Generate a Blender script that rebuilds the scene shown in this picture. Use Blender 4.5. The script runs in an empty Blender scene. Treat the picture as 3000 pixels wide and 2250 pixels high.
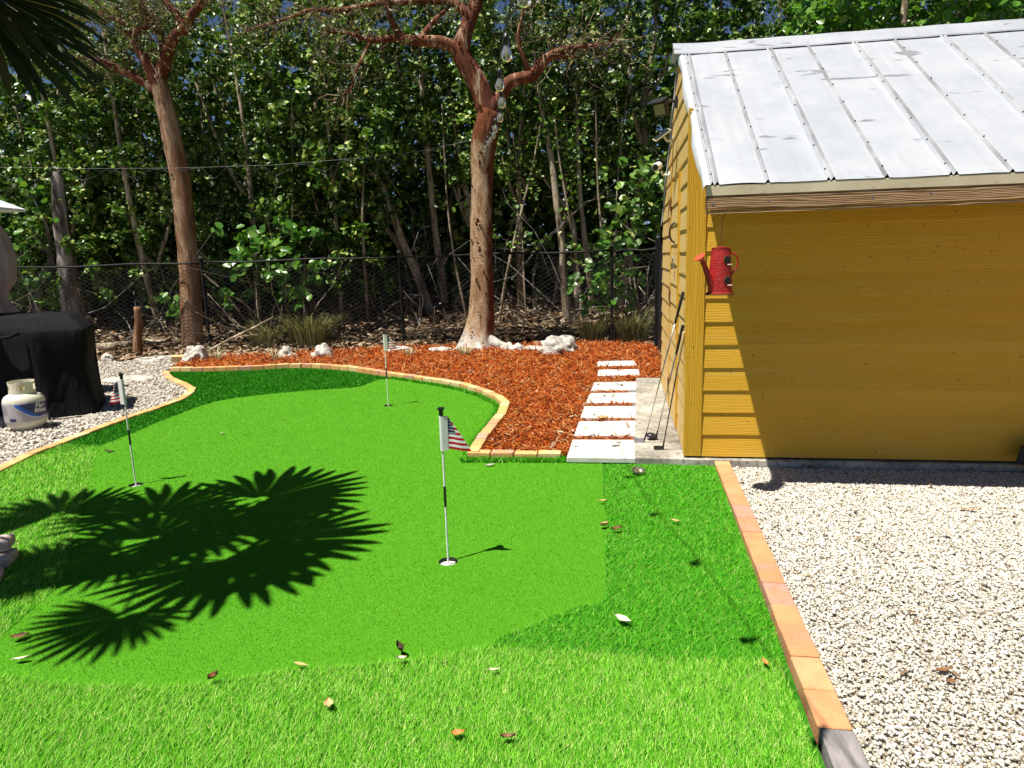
import bpy, bmesh, math, random
import numpy as np
from mathutils import Vector, Matrix, noise as mnoise
from mathutils.geometry import delaunay_2d_cdt

random.seed(7)
rng = np.random.default_rng(11)
scene = bpy.context.scene
COL = scene.collection

# ------------------------------------------------------------------ camera
PITCH, ROLL, EYE = math.radians(10.55), math.radians(1.65), 1.72
fw = Vector((0, math.cos(PITCH), -math.sin(PITCH)))
r0 = Vector((1, 0, 0)); u0 = Vector((0, math.sin(PITCH), math.cos(PITCH)))
rt = r0 * math.cos(ROLL) - u0 * math.sin(ROLL)
up = u0 * math.cos(ROLL) + r0 * math.sin(ROLL)
cam_data = bpy.data.cameras.new('camera')
cam_data.sensor_width = 36.0
cam_data.lens = 24.0
cam_data.clip_start = 0.05
cam_data.clip_end = 2000
cam = bpy.data.objects.new('camera', cam_data)
mw = Matrix.Identity(4)
for i in range(3):
    mw[i][0], mw[i][1], mw[i][2] = rt[i], up[i], -fw[i]
mw[2][3] = EYE
cam.matrix_world = mw
COL.objects.link(cam)
scene.camera = cam

# ------------------------------------------------------------------ sky, sun, exposure
SUN_SHADOW = Vector((0.328, 0.208, -1.0))            # way a shadow falls per metre of height
to_sun = (-SUN_SHADOW).normalized()
world = bpy.data.worlds.new('World'); scene.world = world; world.use_nodes = True
wn = world.node_tree
sky = wn.nodes.new('ShaderNodeTexSky'); sky.sky_type = 'NISHITA'; sky.sun_disc = False
sky.sun_elevation = math.asin(to_sun.z)
sky.sun_rotation = math.atan2(to_sun.x, to_sun.y)
sky.altitude = 2500; sky.air_density = 0.7; sky.dust_density = 0.0; sky.ozone_density = 3.0
bg = wn.nodes['Background']; bg.inputs['Strength'].default_value = 0.05
wn.links.new(sky.outputs[0], bg.inputs['Color'])
sun_data = bpy.data.lights.new('sun', 'SUN'); sun_data.energy = 5.0
sun_data.angle = math.radians(0.53); sun_data.color = (1.0, 0.95, 0.86)
sun = bpy.data.objects.new('sun', sun_data)
sun.rotation_euler = SUN_SHADOW.to_track_quat('-Z', 'Y').to_euler()
sun.location = (-3, -2, 9)
COL.objects.link(sun)
scene.view_settings.view_transform = 'Standard'
scene.view_settings.look = 'None'
scene.view_settings.exposure = 0.7
scene.view_settings.gamma = 1.0
scene.view_settings.use_curve_mapping = False
scene.cycles.max_bounces = 6
scene.cycles.transparent_max_bounces = 6

# ------------------------------------------------------------------ helpers: objects
def link(o, parent=None):
    COL.objects.link(o)
    if parent is not None:
        o.parent = parent
    return o

def mesh_np(name, V, F):
    """mesh from arrays: F is an (m,k) array or a list of tuples"""
    me = bpy.data.meshes.new(name)
    V = np.asarray(V, dtype=np.float32)
    if isinstance(F, np.ndarray):
        m, k = F.shape
        me.vertices.add(len(V)); me.vertices.foreach_set('co', V.ravel())
        me.loops.add(m * k); me.loops.foreach_set('vertex_index', F.astype(np.int32).ravel())
        me.polygons.add(m); me.polygons.foreach_set('loop_start', np.arange(0, m * k, k, dtype=np.int32))
        me.update(calc_edges=True); me.validate()
    else:
        me.from_pydata([tuple(map(float, v)) for v in V], [], F)
        me.update()
    return me

def obj(name, me, mat, parent=None, loc=(0, 0, 0), rot=(0, 0, 0), smooth=False):
    if smooth:
        me.polygons.foreach_set('use_smooth', [True] * len(me.polygons))
    if mat is not None and not me.materials:
        me.materials.append(mat)
    o = bpy.data.objects.new(name, me)
    o.location = loc; o.rotation_euler = rot
    return link(o, parent)

def tag(o, label, cat, group=None):
    o['label'] = label; o['category'] = cat
    if group: o['group'] = group
    return o

def structure(o): o['kind'] = 'structure'; return o

def stuff(o, label, cat=None):
    o['kind'] = 'stuff'; o['label'] = label
    if cat: o['category'] = cat
    return o

def thing(name, label, cat, loc=(0, 0, 0), rz=0.0, group=None):
    e = bpy.data.objects.new(name, None)
    e.empty_display_size = 0.1
    e.location = loc; e.rotation_euler = (0, 0, rz)
    link(e)
    return tag(e, label, cat, group)

class MB:
    """collects simple shapes into one mesh"""
    def __init__(s): s.v = []; s.f = []; s.mi = []; s.cur = 0
    def add(s, vs, fs):
        n = len(s.v); s.v += [tuple(map(float, v)) for v in vs]
        s.f += [tuple(n + i for i in f) for f in fs]; s.mi += [s.cur] * len(fs); return s
    def box(s, x0, x1, y0, y1, z0, z1):
        return s.add([(x0,y0,z0),(x1,y0,z0),(x1,y1,z0),(x0,y1,z0),(x0,y0,z1),(x1,y0,z1),(x1,y1,z1),(x0,y1,z1)],
                     [(0,3,2,1),(4,5,6,7),(0,1,5,4),(1,2,6,5),(2,3,7,6),(3,0,4,7)])
    def prism(s, poly, d):
        """polygon (3D points) extruded by vector d"""
        n = len(poly); P = [Vector(p) for p in poly]; d = Vector(d)
        return s.add([tuple(p) for p in P] + [tuple(p + d) for p in P],
                     [tuple(range(n))[::-1], tuple(range(n, 2 * n))] + [(i, (i+1) % n, n + (i+1) % n, n + i) for i in range(n)])
    def tube(s, pts, rad, sides=8, caps=True):
        P = [Vector(p) for p in pts]; n = len(P)
        R = list(rad) if hasattr(rad, '__len__') else [rad] * n
        ring = []; prev = None
        for i in range(n):
            t = (P[min(i+1, n-1)] - P[max(i-1, 0)])
            if t.length < 1e-9: t = Vector((0, 0, 1))
            t.normalize()
            if prev is None:
                a = t.orthogonal().normalized()
            else:
                a = prev - t * prev.dot(t)
                a = a.normalized() if a.length > 1e-6 else t.orthogonal().normalized()
            prev = a; b = t.cross(a)
            ring.append([P[i] + (a * math.cos(2*math.pi*k/sides) + b * math.sin(2*math.pi*k/sides)) * R[i] for k in range(sides)])
        vs = [tuple(p) for r in ring for p in r]; fs = []
        for i in range(n - 1):
            for k in range(sides):
                k2 = (k + 1) % sides
                fs.append((i*sides+k, i*sides+k2, (i+1)*sides+k2, (i+1)*sides+k))
        if caps:
            fs.append(tuple(range(sides))[::-1]); fs.append(tuple((n-1)*sides + k for k in range(sides)))
        return s.add(vs, fs)
    def lathe(s, prof, sides=24, c=(0, 0, 0), axis=None):
        """profile [(r,z)...] spun round z (or another axis) at c"""
        vs = []; fs = []; n = len(prof)
        q = Vector((0, 0, 1)).rotation_difference(Vector(axis)) if axis is not None else None
        for r, z in prof:
            for k in range(sides):
                a = 2*math.pi*k/sides
                p = Vector((r*math.cos(a), r*math.sin(a), z))
                if q: p = q @ p
                vs.append(tuple(p + Vector(c)))
        for i in range(n - 1):
            for k in range(sides):
                k2 = (k+1) % sides
                fs.append((i*sides+k, i*sides+k2, (i+1)*sides+k2, (i+1)*sides+k))
        if prof[0][0] > 1e-6: fs.append(tuple(range(sides))[::-1])
        if prof[-1][0] > 1e-6: fs.append(tuple((n-1)*sides+k for k in range(sides)))
        return s.add(vs, fs)
    def mesh(s, name):
        me = bpy.data.meshes.new(name); me.from_pydata(s.v, [], s.f); me.update(); return me
    def build(s, name, mat, parent=None, loc=(0,0,0), rot=(0,0,0), smooth=False, bevel=0.0, auto=None):
        me = s.mesh(name)
        if bevel:
            bm = bmesh.new(); bm.from_mesh(me)
            bmesh.ops.bevel(bm, geom=list(bm.edges), offset=bevel, segments=1, affect='EDGES', clamp_overlap=True)
            bm.to_mesh(me); bm.free()
        mats = mat if isinstance(mat, (list, tuple)) else [mat]
        for m in mats: me.materials.append(m)
        if len(mats) > 1 and not bevel:
            me.polygons.foreach_set('material_index', s.mi)
        o = obj(name, me, None, parent, loc, rot, smooth)
        if auto is not None:
            me.set_sharp_from_angle(angle=math.radians(auto))
        return o

# ------------------------------------------------------------------ helpers: materials
def new_mat(name):
    m = bpy.data.materials.new(name); m.use_nodes = True
    nt = m.node_tree
    return m, nt, nt.nodes['Principled BSDF']

def ramp(nt, cols):
    r = nt.nodes.new('ShaderNodeValToRGB'); e = r.color_ramp.elements
    while len(e) < len(cols): e.new(0.5)
    for i, (p, c) in enumerate(cols):
        e[i].position = p; e[i].color = (*c, 1)
    return r

def coords(nt, scale=(1, 1, 1), rand=0.0, kind='Object'):
    tc = nt.nodes.new('ShaderNodeTexCoord'); mp = nt.nodes.new('ShaderNodeMapping')
    mp.inputs['Scale'].default_value = scale
    nt.links.new(tc.outputs[kind], mp.inputs['Vector'])
    if rand:
        oi = nt.nodes.new('ShaderNodeObjectInfo'); mu = nt.nodes.new('ShaderNodeMath'); mu.operation = 'MULTIPLY'
        mu.inputs[1].default_value = rand
        nt.links.new(oi.outputs['Random'], mu.inputs[0]); nt.links.new(mu.outputs[0], mp.inputs['Location'])
    return mp.outputs[0]

def noise(nt, vec, scale, detail=4, rough=0.55, dist=0.0):
    n = nt.nodes.new('ShaderNodeTexNoise')
    n.inputs['Scale'].default_value = scale; n.inputs['Detail'].default_value = detail
    n.inputs['Roughness'].default_value = rough; n.inputs['Distortion'].default_value = dist
    nt.links.new(vec, n.inputs['Vector'])
    return n.outputs['Fac']

def math_node(nt, op, a, b, clamp=False):
    n = nt.nodes.new('ShaderNodeMath'); n.operation = op; n.use_clamp = clamp
    for i, x in enumerate((a, b)):
        if isinstance(x, (int, float)): n.inputs[i].default_value = x
        else: nt.links.new(x, n.inputs[i])
    return n.outputs[0]

def mixc(nt, fac, a, b, mode='MIX'):
    n = nt.nodes.new('ShaderNodeMix'); n.data_type = 'RGBA'; n.blend_type = mode
    for s, x in (('Factor', fac), ('A', a), ('B', b)):
        sock = [i for i in n.inputs if i.name == s and i.type == ('VALUE' if s == 'Factor' else 'RGBA')][0]
        if isinstance(x, (int, float)): sock.default_value = x
        elif isinstance(x, tuple): sock.default_value = (*x, 1)
        else: nt.links.new(x, sock)
    return [o for o in n.outputs if o.type == 'RGBA'][0]

def bump(nt, bsdf, height, strength, dist=0.01):
    b = nt.nodes.new('ShaderNodeBump'); b.inputs['Strength'].default_value = strength
    b.inputs['Distance'].default_value = dist
    nt.links.new(height, b.inputs['Height']); nt.links.new(b.outputs[0], bsdf.inputs['Normal'])

def make(name, cols, by='noise', scale=3.0, cscale=(1, 1, 1), rough=0.8, metallic=0.0, spec=0.3, bmp=None,
         rand=0.0, detail=5, over=None, blend=0.5, transl=0.0, tcol=None):
    """by: noise | island | object | island+noise | object+noise; over = (scale, lo, hi, colour, strength): stains of their own shape"""
    m, nt, b = new_mat(name)
    vec = coords(nt, cscale, rand)
    if by == 'noise':
        f = noise(nt, vec, scale, detail)
    else:
        if by.startswith('island'):
            g = nt.nodes.new('ShaderNodeNewGeometry'); f = g.outputs['Random Per Island']
        else:
            oi = nt.nodes.new('ShaderNodeObjectInfo'); f = oi.outputs['Random']
        if by.endswith('noise'):
            n = noise(nt, vec, scale, detail)
            f = math_node(nt, 'ADD', math_node(nt, 'MULTIPLY', f, 1 - blend),
                          math_node(nt, 'MULTIPLY', math_node(nt, 'ADD', math_node(nt, 'MULTIPLY', n, 2.2), -0.6), blend), True)
    r = ramp(nt, cols); nt.links.new(f, r.inputs[0]); c = r.outputs[0]
    if over:
        sc, lo, hi, oc, st = over
        n2 = noise(nt, vec, sc, 5, 0.6)
        rr = ramp(nt, [(lo, (0, 0, 0)), (hi, (st, st, st))]); nt.links.new(n2, rr.inputs[0])
        c = mixc(nt, rr.outputs[0], c, oc)
    nt.links.new(c, b.inputs['Base Color'])
    b.inputs['Roughness'].default_value = rough; b.inputs['Metallic'].default_value = metallic
    b.inputs['Specular IOR Level'].default_value = spec
    if bmp:
        bump(nt, b, noise(nt, vec, bmp[0], 6, 0.6), bmp[1], bmp[2])
    if transl:
        t = nt.nodes.new('ShaderNodeBsdfTranslucent'); mx = nt.nodes.new('ShaderNodeMixShader')
        mx.inputs[0].default_value = transl
        if tcol: nt.links.new(mixc(nt, 0.7, c, tcol), t.inputs['Color'])
        else: nt.links.new(c, t.inputs['Color'])
        out = nt.nodes['Material Output']
        nt.links.new(b.outputs[0], mx.inputs[1]); nt.links.new(t.outputs[0], mx.inputs[2]); nt.links.new(mx.outputs[0], out.inputs['Surface'])
    return m

def plain(name, col, rough=0.5, metallic=0.0, spec=0.5, bmp=None):
    j = tuple(min(1, c * 1.12) for c in col); k = tuple(c * 0.86 for c in col)
    return make(name, [(0.3, k), (0.7, j)], 'noise', 9.0, rough=rough, metallic=metallic, spec=spec, bmp=bmp)

MAT = {}
MAT['turf_green'] = make('turf_green', [(0.35, (0.03, 0.14, 0.004)), (0.5, (0.062, 0.25, 0.007)), (0.65, (0.12, 0.36, 0.02))], 'noise', 260, rough=0.85, spec=0.1, detail=3, over=(1.1, 0.45, 0.75, (0.055, 0.24, 0.008), 0.5))
MAT['turf_blade_short'] = make('turf_blade_short', [(0.0, (0.03, 0.15, 0.004)), (0.5, (0.065, 0.25, 0.007)), (0.85, (0.12, 0.35, 0.018)), (1.0, (0.30, 0.50, 0.09))], 'island', rough=0.8, spec=0.08)
MAT['turf_base'] = make('turf_base', [(0.3, (0.025, 0.13, 0.008)), (0.7, (0.04, 0.19, 0.012))], 'noise', 200, rough=0.95, spec=0.05)
MAT['blade_light'] = make('blade_light', [(0.0, (0.055, 0.27, 0.006)), (0.4, (0.115, 0.42, 0.012)), (0.75, (0.22, 0.54, 0.04)), (0.93, (0.42, 0.64, 0.14)), (1.0, (0.55, 0.55, 0.22))], 'island', rough=0.75, spec=0.1)
MAT['blade_mid'] = make('blade_mid', [(0.0, (0.035, 0.24, 0.005)), (0.5, (0.065, 0.38, 0.008)), (0.88, (0.15, 0.46, 0.03)), (1.0, (0.38, 0.54, 0.12))], 'island', rough=0.75, spec=0.1)
MAT['blade_dark'] = make('blade_dark', [(0.0, (0.022, 0.17, 0.008)), (0.6, (0.045, 0.30, 0.012)), (1.0, (0.12, 0.42, 0.03))], 'island', rough=0.75, spec=0.1)
MAT['gravel'] = make('gravel', [(0.0, (0.28, 0.22, 0.14)), (0.12, (0.52, 0.47, 0.37)), (0.5, (0.64, 0.60, 0.52)), (1.0, (0.72, 0.70, 0.64))], 'island', rough=0.85, spec=0.2)
MAT['gravel_bed'] = make('gravel_bed', [(0.35, (0.34, 0.29, 0.22)), (0.65, (0.58, 0.54, 0.46))], 'noise', 60, rough=0.95, spec=0.1, bmp=(70, 0.8, 0.02))
MAT['pebble'] = make('pebble', [(0.0, (0.17, 0.13, 0.09)), (0.2, (0.38, 0.33, 0.26)), (0.6, (0.50, 0.46, 0.39)), (1.0, (0.62, 0.59, 0.54))], 'island', rough=0.8, spec=0.25)
MAT['mulch'] = make('mulch', [(0.0, (0.09, 0.017, 0.005)), (0.22, (0.26, 0.042, 0.007)), (0.6, (0.46, 0.095, 0.012)), (0.86, (0.54, 0.18, 0.035)), (1.0, (0.58, 0.36, 0.17))], 'island', rough=0.85, spec=0.15)
MAT['mulch_bed'] = make('mulch_bed', [(0.35, (0.14, 0.024, 0.006)), (0.65, (0.42, 0.085, 0.012))], 'noise', 45, rough=0.95, spec=0.05, bmp=(60, 0.9, 0.02))
MAT['soil'] = make('soil', [(0.3, (0.05, 0.036, 0.024)), (0.55, (0.12, 0.088, 0.055)), (0.75, (0.24, 0.19, 0.13))], 'noise', 6, rough=0.95, spec=0.1, bmp=(14, 0.8, 0.05))
MAT['litter'] = make('litter', [(0.0, (0.07, 0.035, 0.016)), (0.4, (0.20, 0.12, 0.065)), (0.8, (0.36, 0.26, 0.16)), (1.0, (0.52, 0.44, 0.32))], 'island', rough=0.75, spec=0.25)
MAT['brick'] = make('brick', [(0.0, (0.30, 0.27, 0.25)), (0.1, (0.46, 0.30, 0.25)), (0.3, (0.62, 0.30, 0.13)), (0.55, (0.66, 0.40, 0.15)), (0.8, (0.68, 0.50, 0.26)), (1.0, (0.60, 0.46, 0.36))],
                    'object+noise', 7, rough=0.9, spec=0.15, bmp=(70, 0.35, 0.006), rand=30, blend=0.35, over=(22, 0.55, 0.8, (0.35, 0.2, 0.12), 0.35))
MAT['brick_red'] = make('brick_red', [(0.0, (0.34, 0.27, 0.25)), (0.2, (0.46, 0.27, 0.20)), (0.4, (0.58, 0.25, 0.12)), (0.65, (0.60, 0.32, 0.15)), (0.85, (0.62, 0.40, 0.20)), (1.0, (0.46, 0.34, 0.30))],
                    'object+noise', 9, rough=0.9, spec=0.15, bmp=(70, 0.45, 0.008), rand=30, blend=0.4, over=(18, 0.5, 0.75, (0.36, 0.15, 0.08), 0.55))
MAT['brick_grey'] = make('brick_grey', [(0.3, (0.16, 0.15, 0.15)), (0.7, (0.34, 0.31, 0.30))], 'noise', 9, cscale=(1, 4, 1), rough=0.9, bmp=(60, 0.4, 0.006))
MAT['paver'] = make('paver', [(0.3, (0.46, 0.43, 0.38)), (0.5, (0.60, 0.58, 0.54)), (0.7, (0.70, 0.69, 0.66))], 'noise', 4, rough=0.85, spec=0.2, bmp=(80, 0.25, 0.005), rand=9, over=(7, 0.6, 0.75, (0.55, 0.49, 0.4), 0.5))
MAT['concrete'] = make('concrete', [(0.32, (0.22, 0.20, 0.165)), (0.5, (0.36, 0.335, 0.285)), (0.68, (0.52, 0.49, 0.43))], 'noise', 2.4, rough=0.9, spec=0.2, bmp=(60, 0.4, 0.006), over=(24, 0.50, 0.66, (0.10, 0.085, 0.06), 0.7))
MAT['rock'] = make('rock', [(0.3, (0.20, 0.17, 0.13)), (0.45, (0.44, 0.41, 0.36)), (0.7, (0.64, 0.62, 0.57))], 'noise', 9, rough=0.9, spec=0.15, bmp=(14, 0.9, 0.03), rand=20)
# ------------------------------------------------------------------ measured plan, metres (camera stands over the origin, y = away)
far_edge = [(-5.67,11.2),(-5.26,11.12),(-4.67,11.08),(-4.19,11.12),(-3.77,11.2),(-3.39,11.17),(-3.0,11.0),(-2.52,10.68),(-2.11,10.3),(-1.78,9.99),(-1.38,9.63),(-1.04,9.33),(-0.7,8.97),(-0.40,8.5),(-0.21,8.05),(-0.13,7.72)]
front_edge = [(-0.13,7.72),(-0.17,7.2),(-0.27,6.63),(-0.33,6.31),(-0.40,5.78)]
left_edge = [(-5.67,11.2),(-5.52,10.9),(-5.31,10.57),(-4.98,10.16),(-4.67,9.78),(-4.47,9.5),(-4.36,9.2),(-4.30,8.9),(-4.28,8.6),(-4.33,8.2),(-4.41,7.73),(-4.47,7.05),(-4.50,6.6),(-4.51,6.2),(-4.47,5.8),(-4.40,5.3),(-4.28,4.78)]
seam_top = [(-4.09,6.51),(-4.03,6.96),(-4.01,7.32),(-3.97,7.79),(-3.91,8.24),(-3.82,8.60),(-3.62,8.82),(-3.22,9.04),(-2.67,9.22),(-2.24,9.29),(-2.10,9.40),(-2.03,9.69),(-1.94,9.90),(-1.78,9.94)]
seam_left = [(-4.09,6.51),(-3.92,6.17),(-3.69,5.74),(-3.48,5.33),(-3.27,4.91),(-3.05,4.51),(-2.80,4.02),(-2.63,3.72),(-2.54,3.53),(-2.52,3.35),(-2.48,2.99)]
seam_bottom = [(-2.39,2.67),(-2.16,2.66),(-1.88,2.60),(-1.66,2.58),(-1.50,2.56),(-1.32,2.58),(-1.19,2.61),(-0.99,2.66),(-0.79,2.67),(-0.53,2.70),(-0.31,2.75),(-0.15,2.79),(-0.08,2.88),(0.10,3.00),(0.29,3.13),(0.42,3.17),(0.46,3.28)]
seam_right = [(0.46,3.28),(0.51,3.71),(0.60,4.27),(0.65,4.79),(0.74,5.51)]
SH_O = Vector((1.425, 5.415, 0.0)); SH_A = math.radians(9.1)
sh_w = Vector((math.cos(SH_A), -math.sin(SH_A), 0)); sh_n = Vector((math.sin(SH_A), math.cos(SH_A), 0))
def SW(x, y, z=0.0):
    p = SH_O + sh_w * x + sh_n * y
    return Vector((p.x, p.y, z))
CUPS = [(-0.398, 3.693), (-3.055, 5.279), (-1.497, 8.054)]

def bank(x, y):
    t = np.clip((np.asarray(y, float) - 12.9) / 4.5, 0, 1)
    return t * t * (3 - 2 * t) * 0.75

# ------------------------------------------------------------------ ground sheet
xs = np.unique(np.concatenate([np.linspace(-400, -20, 12), np.linspace(-20, 20, 81), np.linspace(20, 400, 12)]))
ys = np.unique(np.concatenate([np.linspace(-400, -4, 10), np.linspace(-4, 24, 57), np.linspace(24, 500, 14)]))
gx, gy = np.meshgrid(xs, ys, indexing='ij')
gz = -0.03 + bank(gx, gy) + np.where(gy > 13.2, 0.07 * np.sin(gx * 1.7 + 0.6 * gy) * np.cos(gy * 1.3), 0)
V = np.stack([gx, gy, gz], -1).reshape(-1, 3)
ni, nj = gx.shape
idx = np.arange(ni * nj).reshape(ni, nj)
F = np.stack([idx[:-1, :-1], idx[1:, :-1], idx[1:, 1:], idx[:-1, 1:]], -1).reshape(-1, 4)
structure(obj('ground', mesh_np('ground', V, F), MAT['soil'], smooth=True))

def in_poly(px, py, poly):
    inside = np.zeros(len(px), bool); n = len(poly); j = n - 1
    for i in range(n):
        xi, yi = poly[i]; xj, yj = poly[j]
        c = ((yi > py) != (yj > py)) & (px < (xj - xi) * (py - yi) / (yj - yi + 1e-12) + xi)
        inside ^= c; j = i
    return inside

def flat(name, poly, z, mat, holes=(), hole_r=0.056):
    vs = [Vector(p) for p in poly]; n = len(vs)
    es = [(i, (i+1) % n) for i in range(n)]
    for cx, cy in holes:
        b = len(vs)
        vs += [Vector((cx + hole_r*math.cos(2*math.pi*k/28), cy + hole_r*math.sin(2*math.pi*k/28))) for k in range(28)]
        es += [(b+k, b+(k+1) % 28) for k in range(28)]
    ov, oe, of, *_ = delaunay_2d_cdt(vs, es, [], 0, 1e-5)
    P_ = np.array([(q.x, q.y) for q in ov]); T_ = np.array([tuple(f) for f in of]); C_ = P_[T_].mean(1)
    keep = in_poly(C_[:, 0], C_[:, 1], poly)
    for cx, cy in holes: keep &= np.hypot(C_[:, 0] - cx, C_[:, 1] - cy) > hole_r * 0.98
    fs = []
    for f in T_[keep]:                                  # keep the upward winding
        a, b_, c = (ov[i] for i in f)
        fs.append(tuple(int(q) for q in f) if (b_-a).cross(c-a) > 0 else tuple(int(q) for q in f)[::-1])
    me = bpy.data.meshes.new(name); me.from_pydata([(p.x, p.y, z) for p in ov], [], fs); me.update()
    return obj(name, me, mat)

green_poly = (seam_top + [(-1.42,9.60),(-1.08,9.28),(-0.76,8.94),(-0.47,8.48),(-0.28,8.04),(-0.20,7.72),(-0.24,7.2),(-0.34,6.63),(-0.40,6.31),(-0.47,5.66)]
              + [(0.45,5.58)] + seam_right[::-1] + seam_bottom[::-1][1:] + seam_left[::-1][:-1])
lawn_poly = (left_edge + [(-4.2,3.6),(-4.1,0.6),(0.76,0.6)] + [(1.02,2.02),(1.65,5.42),(1.02,5.45),(0.45,5.60),(-0.40,5.70)] + front_edge[::-1][1:] + far_edge[::-1][1:-1])
structure(flat('lawn', lawn_poly, -0.004, MAT['turf_base'], CUPS, 0.058))
structure(flat('putting_green', green_poly, 0.0, MAT['turf_green'], CUPS))

# ------------------------------------------------------------------ scatter tools
def sample(poly, dens, falloff=None):
    """points in polygon, dens per square metre, thinned by falloff(y) in 0..1"""
    P = np.array(poly); lo, hi = P.min(0), P.max(0)
    n = int(dens * (hi[0]-lo[0]) * (hi[1]-lo[1]))
    p = rng.random((n, 2)) * (hi - lo) + lo
    k = in_poly(p[:, 0], p[:, 1], poly)
    if falloff is not None: k &= rng.random(n) < falloff(p[:, 1])
    return p[k]

def rand_rot(n):
    q = rng.normal(size=(n, 4)); q /= np.linalg.norm(q, axis=1, keepdims=True)
    w, x, y, z = q.T
    return np.stack([1-2*(y*y+z*z), 2*(x*y-z*w), 2*(x*z+y*w), 2*(x*y+z*w), 1-2*(x*x+z*z), 2*(y*z-x*w), 2*(x*z-y*w), 2*(y*z+x*w), 1-2*(x*x+y*y)], -1).reshape(n, 3, 3)

def blades(name, p, h, wd, lean, spread, mat, z=0.0):
    n = len(p)
    ang = rng.random(n) * 2 * np.pi
    side = np.stack([np.cos(ang), np.sin(ang)], -1)
    dist = np.maximum(1.0, p[:, 1] / 3.0)
    w = wd * (0.7 + 0.6 * rng.random(n)) * dist ** 0.8
    hh = h * (0.6 + 0.6 * rng.random(n))
    ln = np.array(lean)[None] + rng.normal(size=(n, 2)) * spread
    V = np.zeros((n, 3, 3))
    V[:, 0, :2] = p - side * w[:, None] / 2; V[:, 1, :2] = p + side * w[:, None] / 2
    V[:, 2, :2] = p + ln * hh[:, None]
    V[:, :2, 2] = z; V[:, 2, 2] = z + hh
    F = np.arange(n * 3).reshape(n, 3)
    return obj(name, mesh_np(name, V.reshape(-1, 3), F), mat)

def near_cups(p):
    k = np.ones(len(p), bool)
    for c in CUPS: k &= np.hypot(p[:, 0]-c[0], p[:, 1]-c[1]) > 0.062
    return p[k]

# ------------------------------------------------------------------ turf blades
fo = lambda y: np.clip((3.2 / np.maximum(y, 2.0)) ** 1.5, 0.02, 1)
p = near_cups(sample([q for q in green_poly], 19000, fo))
stuff(blades('putting_green_pile', p, 0.006, 0.0028, (0.0, 0.3), 0.7, MAT['turf_blade_short']), 'short fine green pile of the putting green')
bot_poly = [(-4.1,1.2),(0.86,1.2),(1.10,2.62),(0.6,2.66),(0.2,2.74),(-0.15,2.80)] + seam_bottom[::-1][5:] + [(-2.48,2.99),(-4.2,3.0)]
p = sample(bot_poly, 42000, lambda y: np.where(y < 1.75, 0.10, 1.0))
p = p[p[:, 0] > -0.85 * p[:, 1] - 0.9]
stuff(blades('pale_turf', p, 0.020, 0.0030, (0.2, 0.75), 0.7, MAT['blade_light']), 'long pale green turf along the near edge of the green')
right_poly = [(-0.15,2.80),(0.2,2.74),(0.6,2.66),(1.12,2.62),(1.65,5.40),(1.02,5.41),(0.76,5.44)] + seam_right[::-1][1:] + seam_bottom[::-1][1:6]
p = sample(right_poly, 38000, lambda y: np.clip((3.4 / y) ** 1.3, 0.3, 1))
stuff(blades('mid_turf', p, 0.018, 0.0034, (0.35, 0.25), 0.8, MAT['blade_mid']), 'long mid green turf between putting green and brick border')
ll_poly = seam_left + [(-4.2,3.0),(-4.28,4.78),(-4.40,5.3),(-4.47,5.8),(-4.51,6.2),(-4.50,6.6)]
p = sample(ll_poly, 22000, lambda y: np.clip((4 / y) ** 1.4, 0.3, 1))
p = p[p[:, 0] > -0.85 * p[:, 1] - 0.9]
stuff(blades('left_turf', p, 0.023, 0.0034, (0.15, 0.7), 0.55, MAT['blade_light']), 'pale green turf between the green and the gravel by the tank')
far_poly = seam_top + far_edge[::-1][5:] + left_edge[1:14]
p = sample(far_poly, 9000)
stuff(blades('dark_turf', p, 0.022, 0.004, (0.15, -0.25), 0.55, MAT['blade_dark']), 'dark green turf at the far end of the green')
# rough fringe left standing along the bricks
fr = []
for ring in (far_edge[9:], front_edge):
    for (ax, ay), (bx, by) in zip(ring[:-1], ring[1:]):
        L = math.hypot(bx-ax, by-ay); n = int(L * 900)
        t = rng.random(n)[:, None]; nx, ny = (by-ay)/L, -(bx-ax)/L
        sgn = -1 if nx < 0 or ring is front_edge else -1
        off = (rng.random(n)[:, None] * 0.07 + 0.004)
        base = np.array([ax, ay]) + t * np.array([bx-ax, by-ay])
        toward = np.array([-1.6, 7.2]) - base; toward /= np.linalg.norm(toward, axis=1, keepdims=True)
        fr.append(base + toward * off)
n = 2600
t = rng.random(n)[:, None]
fr.append(np.array([-0.46, 5.62]) + t * np.array([1.22, -0.12]) + np.stack([np.zeros(n), rng.random(n) * 0.11], -1))
stuff(blades('fringe_turf', np.concatenate(fr), 0.045, 0.005, (0, 0), 0.55, MAT['blade_mid']), 'ragged turf fringe standing along the curved bricks')

# ------------------------------------------------------------------ gravel, mulch, litter
phi = (1 + 5 ** 0.5) / 2
ICO_V = np.array([(-1,phi,0),(1,phi,0),(-1,-phi,0),(1,-phi,0),(0,-1,phi),(0,1,phi),(0,-1,-phi),(0,1,-phi),(phi,0,-1),(phi,0,1),(-phi,0,-1),(-phi,0,1)], float)
ICO_V /= np.linalg.norm(ICO_V[0])
ICO_F = np.array([(0,11,5),(0,5,1),(0,1,7),(0,7,10),(0,10,11),(1,5,9),(5,11,4),(11,10,2),(10,7,6),(7,1,8),(3,9,4),(3,4,2),(3,2,6),(3,6,8),(3,8,9),(4,9,5),(2,4,11),(6,2,10),(8,6,7),(9,8,1)])
OCT_V = np.array([(1,0,0),(-1,0,0),(0,1,0),(0,-1,0),(0,0,1),(0,0,-1)], float)
OCT_F = np.array([(0,2,4),(2,1,4),(1,3,4),(3,0,4),(2,0,5),(1,2,5),(3,1,5),(0,3,5)])
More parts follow.
